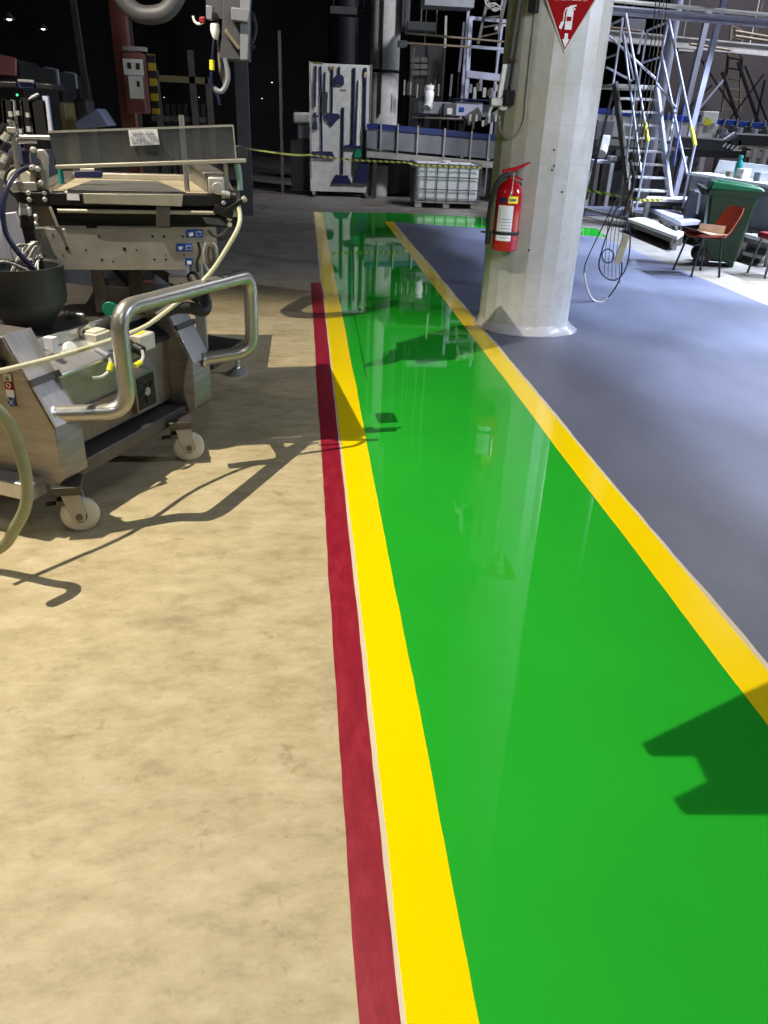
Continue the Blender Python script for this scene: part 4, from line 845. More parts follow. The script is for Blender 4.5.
# ------------------------------------------------------------------ benches, table, counter
def bench(corners, z, label, name='low_bench', cat='bench', th=.05, mt='white', leg='steel', nleg=2, lw=.07):
    P = [gp(*c, z) for c in corners]; cx = sum(p.x for p in P)/4; cy = sum(p.y for p in P)/4
    t = thing(name, label, cat, (cx, cy, 0))
    b = MB(); b.hexa([p-Vector((0, 0, th)) for p in P]+P); b.build('top', mt, t, bevel=.006)
    b = MB(); C_ = Vector((cx, cy, 0)); Q = [p.lerp(Vector((cx, cy, z)), .06)-Vector((0, 0, th+.06)) for p in P]; R = [q+Vector((0, 0, .06)) for q in Q]; b.hexa(Q+R); b.build('apron', 'steel_d', t)
    for p in P:
        q = p.lerp(Vector((cx, cy, z)), .1); b = MB(); b.bar((q.x, q.y, 0), (q.x, q.y, z-th), lw, lw); b.build('leg', leg, t)
    return t
bench([(628, 218.5), (678, 236.5), (684, 232), (643, 216.5)], .2, 'low white-topped bench closest to the hanging cables')
bench([(649, 207), (681, 222), (703, 220.5), (663, 206)], .33, 'pale grey bench table between the stairs and the orange chair', mt='lav', cat='bench', name='bench_table', th=.06)
bench([(646, 198.5), (689, 199.5), (690, 196.5), (647, 195.8)], .5, 'narrow white shelf bench in front of the stairs', mt='whited')
bench([(744, 233), (775, 241), (780, 236), (745, 227)], .33, 'white bench partly hidden behind the green bin', mt='white')
bench([(738, 250), (764, 256), (770, 250), (741, 246)], .1, 'lowest white platform just right of the green bin', mt='white', name='low_platform', cat='platform', lw=.04)
CZ = .93
P = [gp(690, 172, CZ), gp(790, 187.5, CZ)]; pe = (P[1]-P[0]).normalized(); pe = Vector((-pe.y, pe.x, 0))*.42; P += [P[1]+pe, P[0]+pe]
ct = thing('counter', 'grey steel counter with white top and splash panel behind the green bin', 'counter', ((P[0].x+P[1].x)/2, (P[0].y+P[1].y)/2, 0))
b = MB(); b.hexa([p-Vector((0, 0, .04)) for p in P]+P); b.build('top', 'white', ct, bevel=.005)
b = MB(); Q = [P[0].lerp(P[2], .02), P[1].lerp(P[3], .02), P[2].lerp(P[0], .02), P[3].lerp(P[1], .02)]; b.hexa([Vector((p.x, p.y, .08)) for p in Q]+[Vector((p.x, p.y, CZ-.04)) for p in Q]); b.build('cabinet', 'greyp', ct, bevel=.01)
e0, e1 = P[3], P[2]; dd = (P[3]-P[0]).normalized()*.05
b = MB(); b.hexa([e0-dd*.2, e1-dd*.2, e1, e0, e0+dd*.8+Vector((0, 0, .2)), e1+dd*.8+Vector((0, 0, .2)), e1+dd+Vector((0, 0, .2)), e0+dd+Vector((0, 0, .2))]); b.build('splash_panel', 'white', ct, bevel=.004)
al = (P[1]-P[0]).normalized(); ou = Vector((al.y, -al.x, 0)); ou = ou if ou.dot(Vector((-1, 0, 0))) > 0 else -ou
L_ = (P[1]-P[0]).length
for k in range(4):
    a0 = Q[0]+al*(L_*.24*k+.05); a1 = a0+al*(L_*.22); b = MB(); b.hexa([Vector((p.x, p.y, z)) for z in (.14, CZ-.14) for p in (a0, a1, a1+ou*.015, a0+ou*.015)]); dr = b.build('door', 'greyp', ct, bevel=.004)
    h0 = a1-al*.06+ou*.04; b = MB(); b.tube([h0+Vector((0, 0, .55-h0.z))-ou*.03, h0+Vector((0, 0, .55-h0.z)), h0+Vector((0, 0, .75-h0.z)), h0+Vector((0, 0, .75-h0.z))-ou*.03], .008, 8); b.build('handle', 'steel_b', dr)
bp = P[0].lerp(P[1], .5); bp = gp(742, 178, CZ); bp.x = P[0].x+.16; bo = thing('water_bottle', 'teal plastic bottle standing on the white counter top', 'bottle', bp)
b = MB(); b.lathe([(.048, 0), (.054, .01), (.054, .17), (.048, .215), (.026, .25), (.026, .265)], bp, n=20); b.build('body', 'teal', bo)
b = MB(); b.lathe([(.032, .265), (.034, .27), (.034, .3), (.028, .31)], bp, n=16); b.build('cap', 'teal', bo)
for px, py, s, lb, mt in ((750, 179, (.15, .14, .13), 'small whitish box beside the teal bottle on the counter', 'whited'), (764, 181.5, (.17, .12, .11), 'small grey box right of the whitish box on the counter', 'greyp'), (734, 177, (.09, .09, .07), 'small brown block left of the whitish box on the counter', 'brown')):
    p = gp(px, py, CZ); p.x = P[0].x+.15; bx_ = thing('small_box', lb, 'box', p); b = MB(); b.box(p+Vector((0, 0, s[2]/2)), s, rz=.3); b.build('body', mt, bx_, bevel=.006)
    b = MB(); b.box(p+Vector((0, 0, s[2]+.004)), (s[0]*.96, s[1]*.96, .008), rz=.3); b.build('lid', mt, bx_)
# narrow grey panel with a tall handle
p, q = at(696, 190, 12.2), at(701, 217, 12.2)
pn = thing('cabinet_door', 'narrow grey steel door leaf with a bright tall handle, left of the green bin', 'door', (p.x, 12.2, 0))
b = MB(); b.span((p.x-.1, 12.2, .02), (q.x, 12.24, p.z)); b.build('leaf', 'dgrey', pn, bevel=.006)
b = MB(); b.tube([at(695, 191, 12.15), at(700, 191, 12.12), at(697, 214, 12.12)], .018, 8, fillet=.04); b.build('handle', 'steel_b', pn)

# ------------------------------------------------------------------ wheeled bin
wb = thing('wheeled_bin', 'dark green wheeled bin behind the orange chair', 'bin', (5.36, 9.98, 0), -.38)
def Wb(mb, n_, mt, bevel=.008, parent=None): return mb.build(n_, mt, parent or wb, local=True, bevel=bevel)
b = MB(); b.hexa([(-.2, -.22, .06), (.2, -.22, .06), (.2, .22, .06), (-.2, .22, .06), (-.28, -.27, .88), (.28, -.27, .88), (.28, .27, .88), (-.28, .27, .88)]); Wb(b, 'body', 'bin', .03)
b = MB(); b.hexa([(-.3, -.29, .84), (.3, -.29, .84), (.3, .29, .84), (-.3, .29, .84), (-.31, -.3, .91), (.31, -.3, .91), (.31, .3, .91), (-.31, .3, .91)]); Wb(b, 'rim', 'bin', .01)
b = MB(); b.hexa([(-.3, -.3, .91), (.34, -.305, .91), (.34, .305, .91), (-.3, .3, .91), (-.27, -.26, 1.0), (.3, -.27, .955), (.3, .27, .955), (-.27, .26, 1.0)]); ldd = Wb(b, 'lid', 'binlid', .015)
b = MB(); b.hexa([(-.2, -.16, .985), (.22, -.17, .955), (.22, .17, .955), (-.2, .16, .985), (-.18, -.14, 1.01), (.2, -.15, .98), (.2, .15, .98), (-.18, .14, 1.01)]); Wb(b, 'lid_rib', 'binlid', .01, ldd)
b = MB(); b.tube([(-.32, -.25, .9), (-.42, -.25, .93), (-.42, .25, .93), (-.32, .25, .9)], .018, 10, fillet=.03); Wb(b, 'handle', 'black', 0)
b = MB(); b.span((-.38, -.28, .84), (-.3, .28, .9)); Wb(b, 'hinge_block', 'black', .02)
b = MB(); b.cyl((-.22, -.3, .1), (-.22, .3, .1), .014); Wb(b, 'axle', 'steel_d', 0)
for s in (-1, 1):
    b = MB(); b.lathe([(.02, -.03), (.06, -.03), (.09, -.028), (.1, -.015), (.1, .015), (.09, .028), (.06, .03), (.02, .03)], (-.22, .27*s, .1), (0, 1, 0), 24); w_ = Wb(b, 'wheel', 'black', 0)
    b = MB(); b.cyl((-.22, .27*s-.034, .1), (-.22, .27*s+.034, .1), .035, n=16); Wb(b, 'wheel_hub', 'greyp', 0, w_)
b = MB(); b.span((.12, -.18, 0), (.19, .18, .07)); Wb(b, 'front_foot', 'bin', .01)

# ------------------------------------------------------------------ chair: local +x points forward
FA = math.atan2(-.02, -1); CHR = (4.76, 9.25, 0)
chr_ = thing('shell_chair', 'orange-red plastic shell chair with black legs and cardboard on its seat', 'chair', CHR, FA)
def Cc(mb, n_, mt, bevel=0.0): return mb.build(n_, mt, chr_, local=True, bevel=bevel)
prof = [(.20, .425), (.17, .44), (.05, .428), (-.1, .425), (-.175, .45), (-.23, .52), (-.28, .62), (-.325, .71), (-.352, .77)]
wid = [.19, .205, .215, .215, .21, .21, .205, .195, .16]
b = MB(); rows = []
for (x, z), wd in zip(prof, wid):
    r0 = []
    for sgn, off in ((1, 0), (-1, 1)):
        for i in range(9):
            t = (i/8*2-1)*sgn; cur = .035*t*t
            if x > -.15: q = Vector((x, t*wd, z+cur))
            else: q = Vector((x+cur*1.4, t*wd, z))
            if off: q += Vector((-.009, 0, -.009))
            r0.append(b.bm.verts.new(q))
    rows.append(r0)
b.loft(rows); Cc(b, 'seat_shell', 'orange')
for s in (-1, 1):
    b = MB(); b.tube([(.13, .18*s, .42), (.2, .235*s, .012)], .0125, 10); l_ = Cc(b, 'leg', 'blackp'); b = MB(); b.cyl((.1985, .235*s, .02), (.2, .235*s, 0), .016); Cc(b, 'leg_cap', 'black').parent = l_
    b = MB(); b.tube([(-.1, .18*s, .43), (-.15, .235*s, .012)], .0125, 10); l_ = Cc(b, 'leg', 'blackp'); b = MB(); b.cyl((-.1485, .235*s, .02), (-.15, .235*s, 0), .016); Cc(b, 'leg_cap', 'black').parent = l_
    b = MB(); b.tube([(.12, .16*s, .42), (-.12, .16*s, .425)], .011, 8); Cc(b, 'side_rail', 'blackp')
for x in (.12, -.12): b = MB(); b.tube([(x, -.16, .42), (x, .16, .42)], .011, 8); Cc(b, 'cross_rail', 'blackp')
cd = thing('cardboard_sheet', 'folded piece of brown cardboard lying on the orange chair seat', 'cardboard', CHR, FA)
b = MB(); b.prism([(-.14, .475), (.06, .468), (.235, .52), (.236, .526), (.06, .475), (-.14, .482)], (0, -.23, 0), (1, 0, 0), (0, 0, 1), (0, .46, 0)); b.build('sheet', 'card', cd, local=True)
b = MB(); b.hexa([(-.12, .175, .474), (.2, .175, .515), (.2, .18, .515), (-.12, .18, .474), (-.1, .22, .575), (.22, .22, .6), (.22, .225, .6), (-.1, .225, .575)]); b.build('flap', 'card', cd, local=True)
st = thing('stool', 'dark red padded seat at the right edge behind the green bin', 'stool', (6.2, 9.95, 0))
sp_ = gp(768, 236, .46); st.location = (sp_.x+.17, sp_.y, 0); WORLD[st] = Matrix.Translation(-st.location)
c = Vector(st.location)
b = MB(); b.span(c+Vector((-.2, -.2, .42)), c+Vector((.2, .2, .49))); b.build('seat', 'crim', st, bevel=.025)
for sx in (-1, 1):
    for sy in (-1, 1): b = MB(); b.tube([c+Vector((.15*sx, .15*sy, .43)), c+Vector((.2*sx, .2*sy, 0))], .014, 8); b.build('leg', 'steel_d', st)

# ------------------------------------------------------------------ cables hanging right of the column
CYd = 7.5
hc = thing('hanging_cables', 'bundle of thin cables hanging in loops right of the column, with a tan tag', 'cables', at(620, 250, CYd))
def cable(pts, r, mt, sub=5, nm='cable', Y=CYd): b = MB(); b.tube([at(x, y, Y+dy) if len((x, y)) == 2 else None for x, y, dy in pts], r, 8, sub=sub); return b.build(nm, mt, hc)
for k, x in enumerate((654, 658, 662, 665)):
    top = at(x+6, -60, CYd); cable([(x+8, -90, .02*k), (x, 20, .02*k), (x-14, 110, .02*k), (x-24-k, 172, .015*k), (x-30-k*1.5, 215, .01*k)], .0045, ('black', 'char', 'brown', 'black')[k])
cable([(630, 175, 0), (610, 212, 0), (596, 240, 0), (586, 262, 0), (584, 273, 0)], .006, 'char')
cable([(584, 273, 0), (587, 288, 0), (593, 300, 0), (602, 302, 0), (608, 297, 0)], .010, 'whited', nm='pale_cable')
cable([(622, 195, 0), (612, 220, 0), (602, 250, 0), (599, 267, 0), (605, 277, 0), (615, 280, 0), (624, 272, 0), (629, 255, 0), (630, 235, 0), (626, 218, 0)], .0075, 'navyh')
cable([(622, 262, .01), (621, 275, .01), (614, 290, .01), (599, 308, .01)], .007, 'black')
cable([(605+6*math.cos(a)+3, 256+7*math.sin(a), -.01) for a in [i*.8 for i in range(16)]], .006, 'black', 3, 'cable_coil')
for k, x in enumerate((606, 610, 614, 618, 622)): cable([(x+8, 190, .02), (x+2, 225, .02), (x-1-k*.3, 260, .02), (x-2, 276+k*2, .02)], .003, ('char', 'galv')[k % 2])
cable([(624, 216, 0), (628, 200, 0), (632, 190, .0), (634, 178, 0), (630, 160, 0)], .014, 'black', nm='cable_bunch')
b = MB(); q = [at(*p, CYd-.03) for p in ((623.5, 234), (630, 236), (621, 264), (614, 262.5))]; b.prism([(p.x, p.z) for p in q], (0, CYd-.03, 0), (1, 0, 0), (0, 0, 1), (0, .012, 0)); b.build('tan_tag', 'cardt', hc, bevel=.003)

# ------------------------------------------------------------------ steelwork on the right
def ibeam(p0, p1, h_, w_, t, name, label, mt='lav', up=(0, 0, 1)):
    b = MB(); B, L = b.frame(p0, p1, up); p0 = Vector(p0); x, y = B.col[0], B.col[1]
    b.prism([(-w_/2, -h_/2), (w_/2, -h_/2), (w_/2, -h_/2+t), (t/2, -h_/2+t), (t/2, h_/2-t), (w_/2, h_/2-t), (w_/2, h_/2), (-w_/2, h_/2), (-w_/2, h_/2-t), (-t/2, h_/2-t), (-t/2, -h_/2+t), (-w_/2, -h_/2+t)], p0, x, y, Vector(p1)-p0)
    return tag(b.build(name, mt, smooth=False), label, 'beam')
BYM = 15.6
ibeam(at(600, 7.5, BYM)-Vector((1.2, 0, 0)), at(800, 26, BYM), .13, .14, .025, 'roof_beam', 'long pale blue-grey horizontal beam across the top right')
b = MB(); b.tube([at(596, -1, BYM-.2), at(800, 18, BYM-.2)], .032, 8); tag(b.build('handrail_pipe', 'whited'), 'white pipe running just above the long horizontal beam', 'pipe')
ibeam(at(590, 34, 19.5), at(800, 54, 19.5), .22, .16, .03, 'roof_beam', 'second horizontal beam lower and behind the stairs top', 'whited')
ibeam(at(727, -12, 15.7), Vector((at(690, 108, 15.7).x, 15.7, 0)), .09, .1, .02, 'upright_column', 'tall pale steel upright right of the stairs, under the long beam', up=(0, 1, 0))
ibeam(at(709, 10, 18.4), Vector((at(680, 115, 18.4).x, 18.4, 0)), .1, .11, .02, 'upright_column', 'tall steel upright behind the stairs, left of the pale one', up=(0, 1, 0))
b = MB(); p = at(672, 30, 17.4); b.cyl((p.x, 17.4, 0), (p.x, 17.4, 9.4), .12, n=24); tag(b.build('vertical_pipe', 'lav'), 'grey-blue vertical pipe behind the stairs handrail', 'pipe')
b = MB(); b.bar(at(723, -6, 15.5), at(735, -8, 13.5), .1, .1); b.build('beam_brace', 'lav'); 
bpy.data.objects['beam_brace']['label'] = 'short brace rising from the long beam at the top edge'; bpy.data.objects['beam_brace']['category'] = 'brace'
lab = ['dark diagonal brace leaning left behind the pale upright', 'dark diagonal brace crossing to the right behind the pale upright', 'dark leaning strut right of the pale upright', 'dark leaning strut in the middle of the right wall', 'dark leaning strut nearest the right edge', 'dark crossing strut before the right wall', 'thin pale strut at the foot of the pale upright', 'dark hooked strut at the right edge']
for k, (a_, c_, w_, mt) in enumerate((((712, 85), (690, 106), .05, 'blackp'), ((700, 58), (722, 92), .05, 'blackp'), ((722, 72), (736, 114), .09, 'blackp'), ((738, 62), (756, 116), .09, 'blackp'), ((745, 66), (762, 108), .06, 'blackp'), ((764, 74), (740, 106), .05, 'blackp'), ((724, 79), (708, 98), .07, 'lav'), ((765, 80), (757, 116), .06, 'blackp'))):
    p, q = at(*a_, 19.2), at(*c_, 19.2); p, q = (p, q) if p.z > q.z else (q, p); q = p+(q-p)*(p.z/(p.z-q.z)); b = MB(); b.bar(p, q, w_*.6, w_*.6); tag(b.build('strut', mt), lab[k], 'strut')
sl = thing('steel_ladder', 'grey fixed ladder rising behind the pale upright on the right', 'ladder', at(735, 60, 19.8))
for a_, c_ in (((732, 22), (722, 112)), ((742, 30), (740, 112))):
    b = MB(); b.bar(at(*a_, 19.8), at(*c_, 19.8), .05, .05); b.build('rail', 'brown', sl)
for k in range(9):
    t = k/8; b = MB(); b.tube([at(732-10*t, 26+84*t, 19.8), at(741.5-1.5*t, 30+80*t, 19.8)], .02, 6); b.build('rung', 'brown', sl)
for k, (a_, c_) in enumerate((((735, 31), (775, 38)), ((735, 36), (775, 42)), ((690, 44), (730, 50)), ((604, 27), (640, 31)))):
    b = MB(); b.tube([at(*a_, 19), at(*c_, 19)], .03, 8); hp_ = at(*a_, 19).lerp(at(*c_, 19), .5); b.cyl(hp_, (hp_.x, 19, 9.49), .012, n=6); tag(b.build('conduit_pipe', 'brown'), ('upper brownish pipe at the right edge below the long beam', 'lower brownish pipe at the right edge below the long beam', 'brownish pipe between the two steel uprights', 'thin pipe right behind the stairs top')[k], 'pipe')
for k, (x0, y0, x1, y1) in enumerate(((738, 44, 772, 54), (680, 40, 694, 52), (626, 18, 644, 34))):
    p, q = at(x0, y0, 20), at(x1, y1, 20); b = MB(); b.span((p.x, 20, q.z), (q.x, 20.6, p.z)); b.cyl(((p.x+q.x)/2, 20.3, p.z-.02), ((p.x+q.x)/2, 20.3, 9.49), .015, n=6); tag(b.build('air_duct', ('white', 'whited', 'greyp')[k], bevel=.03), ('bright duct section at the right edge below the long beam', 'pale duct section left of the steel uprights', 'grey duct section above the stairs top')[k], 'duct')
w = MB(); p = at(664, 60, 22); w.span((p.x, 22, 0), (21.9, 22.3, 9.4)); struct('wall_right_bay', w, 'wall')
# control box with yellow sticker
eb = thing('control_box', 'white control box with yellow warning sticker on the high conveyor', 'control box', at(710, 120, 16.9))
mbox(eb, 704, 111, 717, 124, 16.9, .25, 'box', 'white'); mbox(eb, 708, 124, 717, 134, 16.95, .2, 'lower_box', 'whited'); mbox(eb, 701, 115, 705, 123, 16.95, .15, 'switch', 'greyp')
b = MB(); q = [at(*p_, 16.88) for p_ in ((707, 117), (711.5, 120), (711, 125), (703.5, 125))]; b.prism([(p_.x, p_.z) for p_ in q], (0, 16.88, 0), (1, 0, 0), (0, 0, 1), (0, .01, 0)); b.build('warning_sticker', 'tag', eb)
# dark transfer belt in the middle distance
tb = thing('transfer_belt', 'dark bent transfer belt above the white counter', 'conveyor', at(730, 148, 14.2))
for (x0, y0, x1, y1, nm, mt, w_) in ((676, 142, 724, 146, 'belt', 'blackp', .16), (723, 146, 734, 139.5, 'belt', 'blackp', .16), (733, 139.5, 775, 141.5, 'belt', 'blackp', .16), (676, 136.5, 724, 140, 'edge_rail', 'alu', .035), (724, 140, 735, 133, 'edge_rail', 'alu', .035), (734, 133.5, 775, 136, 'edge_rail', 'alu', .035), (676, 152, 745, 155, 'lower_rail', 'blackp', .12), (733, 145, 775, 147.5, 'lower_rail', 'brown', .05)):
    b = MB(); b.bar(at(x0, y0, 14.2), at(x1, y1, 14.2), w_, .45 if nm == 'belt' else .06, up=(0, 1, 0)); b.build(nm, mt, tb)
for x in (705, 756, 767):
    p = at(x, 145, 14.3); b = MB(); b.bar((p.x, 14.3, 0), (p.x, 14.3, p.z), .08, .08); b.build('leg', 'alu', tb)
for k in range(4):
    b = MB(); p = at(722+k*4, 147+k, 14.0); b.cyl(p, p+Vector((.05, 0, .06)), .03); b.build('fitting', 'steel_b', tb)
# machine behind the column on the right
m2 = thing('filling_machine', 'grey machine with pale motor between the column and the stairs', 'machine', at(605, 170, 16))
mbox(m2, 598, 120, 612, 140, 16.4, .5, 'housing', 'greyp'); mbox(m2, 590, 160, 612, 164, 15.8, .6, 'table', 'lav'); mbox(m2, 602, 135, 609, 147, 15.7, .2, 'motor', 'white'); b = MB(); b.cyl(at(603, 148, 15.7), at(601, 154, 15.6), .1); b.build('motor_flange', 'whited', m2)
mbox(m2, 611, 156, 617, 161, 15.7, .2, 'gauge', 'whited'); mbox(m2, 594, 130, 606, 156, 16.6, .5, 'housing', 'dgrey')
for x in (592, 598, 612):
    p = at(x, 163, 15.9); b = MB(); b.bar((p.x, 15.9, 0), (p.x, 15.9, p.z), .07, .07); b.build('leg', 'alu', m2)
b = MB(); p = at(620, 205, 15.6); b.span((p.x-.9, 15.4, 0), (p.x+.9, 15.9, .14)); tag(b.build('floor_plinth', 'dustblue', bevel=.01), 'low dusty blue plinth on the floor behind the barrier tape', 'plinth')
ft_ = thing('parts_cabinet', 'dark cabinet with pale slots behind the stairs', 'cabinet', at(640, 150, 18.3))
mbox(ft_, 612, 124, 676, 200, 18.8, .5, 'body', 'dgrey')
for k in range(10):
    mbox(ft_, 616+k*6, 150+(k % 3)*8, 620+k*6, 156+(k % 3)*8, 18.73, .07, 'slot', ('greyp', 'steel_d', 'lav')[k % 3], .004)
rn = random.Random(5)
m3 = thing('conveyor_drive', 'row of grey drive fittings under the high conveyor on the right', 'machine', at(740, 134, 16.7))
for k in range(14):
    x = 722+k*3.7; y = 126+rn.uniform(-1, 4); mbox(m3, x, y, x+2+rn.uniform(0, 1.6), y+4+rn.uniform(0, 4), 16.8, .2, 'fitting', ('greyp', 'lav', 'steel_d', 'dgrey')[k % 4], .004)
mbox(m3, 718, 132, 775, 135, 16.9, .3, 'beam', 'steel_d')
for x in (722, 748, 772):
    p = at(x, 134, 17.0); b = MB(); b.bar((p.x, 17.0, 0), (p.x, 17.0, p.z), .07, .07); b.build('leg', 'steel_d', m3)

# ------------------------------------------------------------------ dark machinery on the left
lm = thing('stacking_machine', 'dark machine with tall guide rods at the far left edge', 'machine', (-1.9, 5.6, 0))
def lbox(t, x0, y0, x1, y1, Y, dp, name, mt, bv=.006): return mbox(t, x0, y0, x1, y1, Y, dp, name, mt, bv)
lbox(lm, -20, 80, 17, 88, 5.5, .3, 'top_beam', 'blackp'); lbox(lm, 17, 81, 34, 89, 5.5, .3, 'top_beam', 'navy'); lbox(lm, 34, 83, 52, 90, 5.5, .3, 'top_beam', 'blackp')
b = MB(); b.tube([at(18, 80.5, 5.48), at(34, 81.5, 5.48)], .008, 6); b.build('edge_strip', 'steel_b', lm)
for k, (x, y0, y1, w_, mt) in enumerate(((4, 100, 150, .02, 'steel_d'), (13, 100, 140, .018, 'steel_b'), (22, 100, 150, .016, 'steel_d'), (31, 102, 135, .02, 'alu'), (45.5, 96, 131, .03, 'lav'), (8, 100, 150, .06, 'blackp'), (38, 100, 140, .09, 'blackp'), (26, 98, 150, .05, 'blackp'))):
    b = MB(); b.bar(at(x, y0, 5.3), at(x+4.5, y1, 5.3), w_, .03); b.build('guide_rod', mt, lm)
for x, y, s in ((11, 114, .035), (18, 113, .03), (28, 115, .03), (29, 129, .035), (3, 130, .04), (21, 131, .03), (10, 122, .03)):
    b = MB(); b.box(at(x, y, 5.25), (s*.6, .03, s*.8)); b.build('clip', 'alu', lm)
b = MB(); p = at(17.5, 95, 5.25); b.cyl(p, p+Vector((0, -.01, 0)), .006); b.build('indicator', 'gled', lm)
b = MB(); b.cyl(at(33, 96, 5.3), at(34, 97.5, 5.3), .035); b.build('bolt_head', 'whited', lm); 
lbox(lm, -20, 150, 40, 215, 5.4, .5, 'cabinet', 'dgrey'); p = at(20, 200, 5.5); b = MB(); b.span((-3.2, 5.5, 0), (p.x+.2, 6.2, .8)); b.build('base', 'dgrey', lm)
lbox(lm, 2, 142, 14, 172, 5.2, .2, 'side_box', 'dustblue')
for k in range(10):
    b = MB(); p = at(rn.uniform(0, 10), rn.uniform(128, 200), 5.1); b.cyl(p, p+Vector((.03, 0, .04)), .025, n=8); b.build('fitting', ('alu', 'blackp', 'steel_d')[k % 3], lm)
for k, (q_, mt) in enumerate((([(-10, 52), (16, 58), (16, 76), (-10, 74)], 'pink'), ([(16, 59), (36, 64), (37, 80), (18, 77)], 'greyp'), ([(43, 66), (58, 69), (60, 86), (44, 84)], 'greyp'), ([(64, 71), (76, 73), (78, 89), (66, 88)], 'greyp'))):
    q = [at(*p_, 7.5+k*.8) for p_ in q_]; mc = thing('covered_machine', ('faded pink cover panel at the left edge', 'grey cover panel next to the pink one', 'grey cover panel with rounded corner, third from the left edge', 'dim grey cover panel nearest the pink post')[k].replace('panel', 'panel on a dark machine'), 'machine', (q[0].x, q[0].y, 0))
    b = MB(); b.prism([(p_.x, p_.z) for p_ in q], (0, q[0].y, 0), (1, 0, 0), (0, 0, 1), (0, .03, 0)); b.build('cover_panel', mt, mc, bevel=.01)
    b = MB(); b.span((q[0].x, q[0].y+.05, 0), (q[1].x, q[0].y+.6, q[1].z-.02)); b.build('body', 'blackp', mc)
q = [at(*p_, 7.0) for p_ in ((73, 122), (97, 108), (109, 126), (76, 130))]; b = MB(); b.prism([(p_.x, p_.z) for p_ in q], (0, 7.0, 0), (1, 0, 0), (0, 0, 1), (.0, .3, 0)); tag(b.build('sheet_metal_hood', 'dustblue', bevel=.01), 'tilted blue-grey hood behind the clear conveyor guard', 'hood')
b = MB(); p, q = at(58, 102, 7.2), at(69, 135, 7.2); b.span((p.x, 7.2, 0), (q.x, 7.5, p.z)); tag(b.build('wooden_panel', 'olive', bevel=.01), 'brown upright panel left of the tilted hood', 'panel')
b = MB(); p, q = at(72, 98, 7.6), at(88, 116, 7.6); b.span((p.x, 7.6, 0), (q.x, 7.9, p.z)); tag(b.build('gearbox', 'dgrey', bevel=.03), 'grey gearbox just behind the tilted hood', 'gearbox')
PYy = 7.6
ps_ = thing('support_post', 'faded pink steel post at upper left', 'post', (at(120, 40, PYy).x, PYy, 0))
b = MB(); x0 = at(119, 30, PYy).x; b.span((x0-.06, PYy, 0), (x0+.06, PYy+.12, 9.4)); b.build('shaft', 'pink', ps_)
ec = thing('electrical_box', 'pink electrical box with white papers mounted on the pink post', 'electrical box', (at(135, 115, 7.4).x, 7.4, at(135, 115, 7.4).z))
lbox(ec, 120, 51, 146, 114, 7.35, .25, 'box', 'pink', .015); lbox(ec, 122.5, 58.5, 144, 75.5, 7.335, .012, 'paper', 'paper', 0); lbox(ec, 128, 75.5, 144, 99, 7.335, .012, 'paper', 'paper', 0)
for x0, y0, x1, y1 in ((127, 62.5, 131.5, 69), (135.5, 63, 140, 69.5), (136.5, 81, 140, 87)): lbox(ec, x0, y0, x1, y1, 7.328, .006, 'paper_print', 'char', 0)
b = MB(); p, q = at(147, 54, 7.5), at(152, 114, 7.5); b.span((p.x, 7.5, q.z), (p.x+.06, 7.53, p.z)); b.build('hazard_strip', 'hazard', ec)
b = MB(); b.box(at(135, 49, 7.5), (.18, .1, .03)); b.build('top_clutter', 'whited', ec)
b = MB(); b.bar(at(108, 0, 8.2)-Vector((.35, 0, -2)), at(92, 100, 8.2)-Vector((.0, 0, 1.5)), .05, .05); tag(b.build('thin_post', 'steel_d'), 'thin dim post left of the pink post', 'post')
hl = [at(x, y, 5.0) for x, y in ((112, -40), (117, -14), (126, 3), (138, 13), (152, 15), (166, 11), (177, -4), (184, -30))]
tag((lambda b: (b.tube(hl, .045, 12, sub=6), b.cyl(hl[0], (hl[0].x-.02, 5.0, 9.45), .045), b.cyl(hl[-1], (hl[-1].x+.02, 5.0, 9.45), .045), b.build('hose_loop', 'dgrey'))[-1])(MB()), 'thick grey hose looping down at the top edge, upper left', 'hose')
# hanging control unit
HY = 4.4
hu = thing('hanging_control_unit', 'grey control unit hanging at the top edge above the conveyor', 'control unit', at(230, 60, HY))
def H(poly, y, th, nm, mt, bv=.004):
    q = [at(x, yy, y) for x, yy in poly]; b = MB(); b.prism([(p_.x, p_.z) for p_ in q], (0, y, 0), (1, 0, 0), (0, 0, 1), (0, th, 0)); return b.build(nm, mt, hu, bevel=bv)
H([(226, -90), (253, -90), (249.5, 8), (249.5, 61), (240, 60), (219, 59), (222, 30)], HY, .14, 'back_plate', 'dgrey')
H([(240, -90), (255, -90), (250, 8), (248, 60), (240, 60)], HY-.05, .05, 'front_channel', 'greyp')
H([(231, 7), (250, 9), (248, 22), (231, 20)], HY-.08, .08, 'cross_bracket', 'greyp')
H([(226, 28), (241, 48), (238, 50), (224, 32)], HY-.04, .04, 'gusset', 'brown')
H([(204, -90), (224, -90), (224, 20), (206, 17)], HY+.05, .1, 'motor_body', 'dgrey'); H([(206, 5), (213, 6), (212, 20), (206, 19)], HY-.02, .06, 'side_block', 'greyp')
H([(199, 17), (205, 16), (204, 23), (199, 23)], HY-.01, .03, 'red_clip', 'crim')
b = MB(); b.tube([at(193, 16, HY), at(195, 22, HY), at(199, 24, HY), (at(203, 22, HY))], .006, 8, sub=4); b.build('white_lead', 'white', hu)
b = MB(); b.lathe([(.02, .03), (.022, .0), (.014, -.025), (.008, -.035)], at(215, 31, HY), n=14); b.build('plug', 'white', hu)
b = MB(); b.tube([at(214.5, 36, HY), at(213, 50, HY), at(212, 66, HY), at(211, 82, HY), at(214, 90, HY), at(218, 97, HY), at(219.5, 105, HY)], .0075, 8, sub=5); pw = b.build('power_lead', 'navyh', hu)
b = MB(); b.cyl(at(212, 60, HY), at(212, 70, HY), .012); b.build('yellow_lead_tag', 'tag', pw)
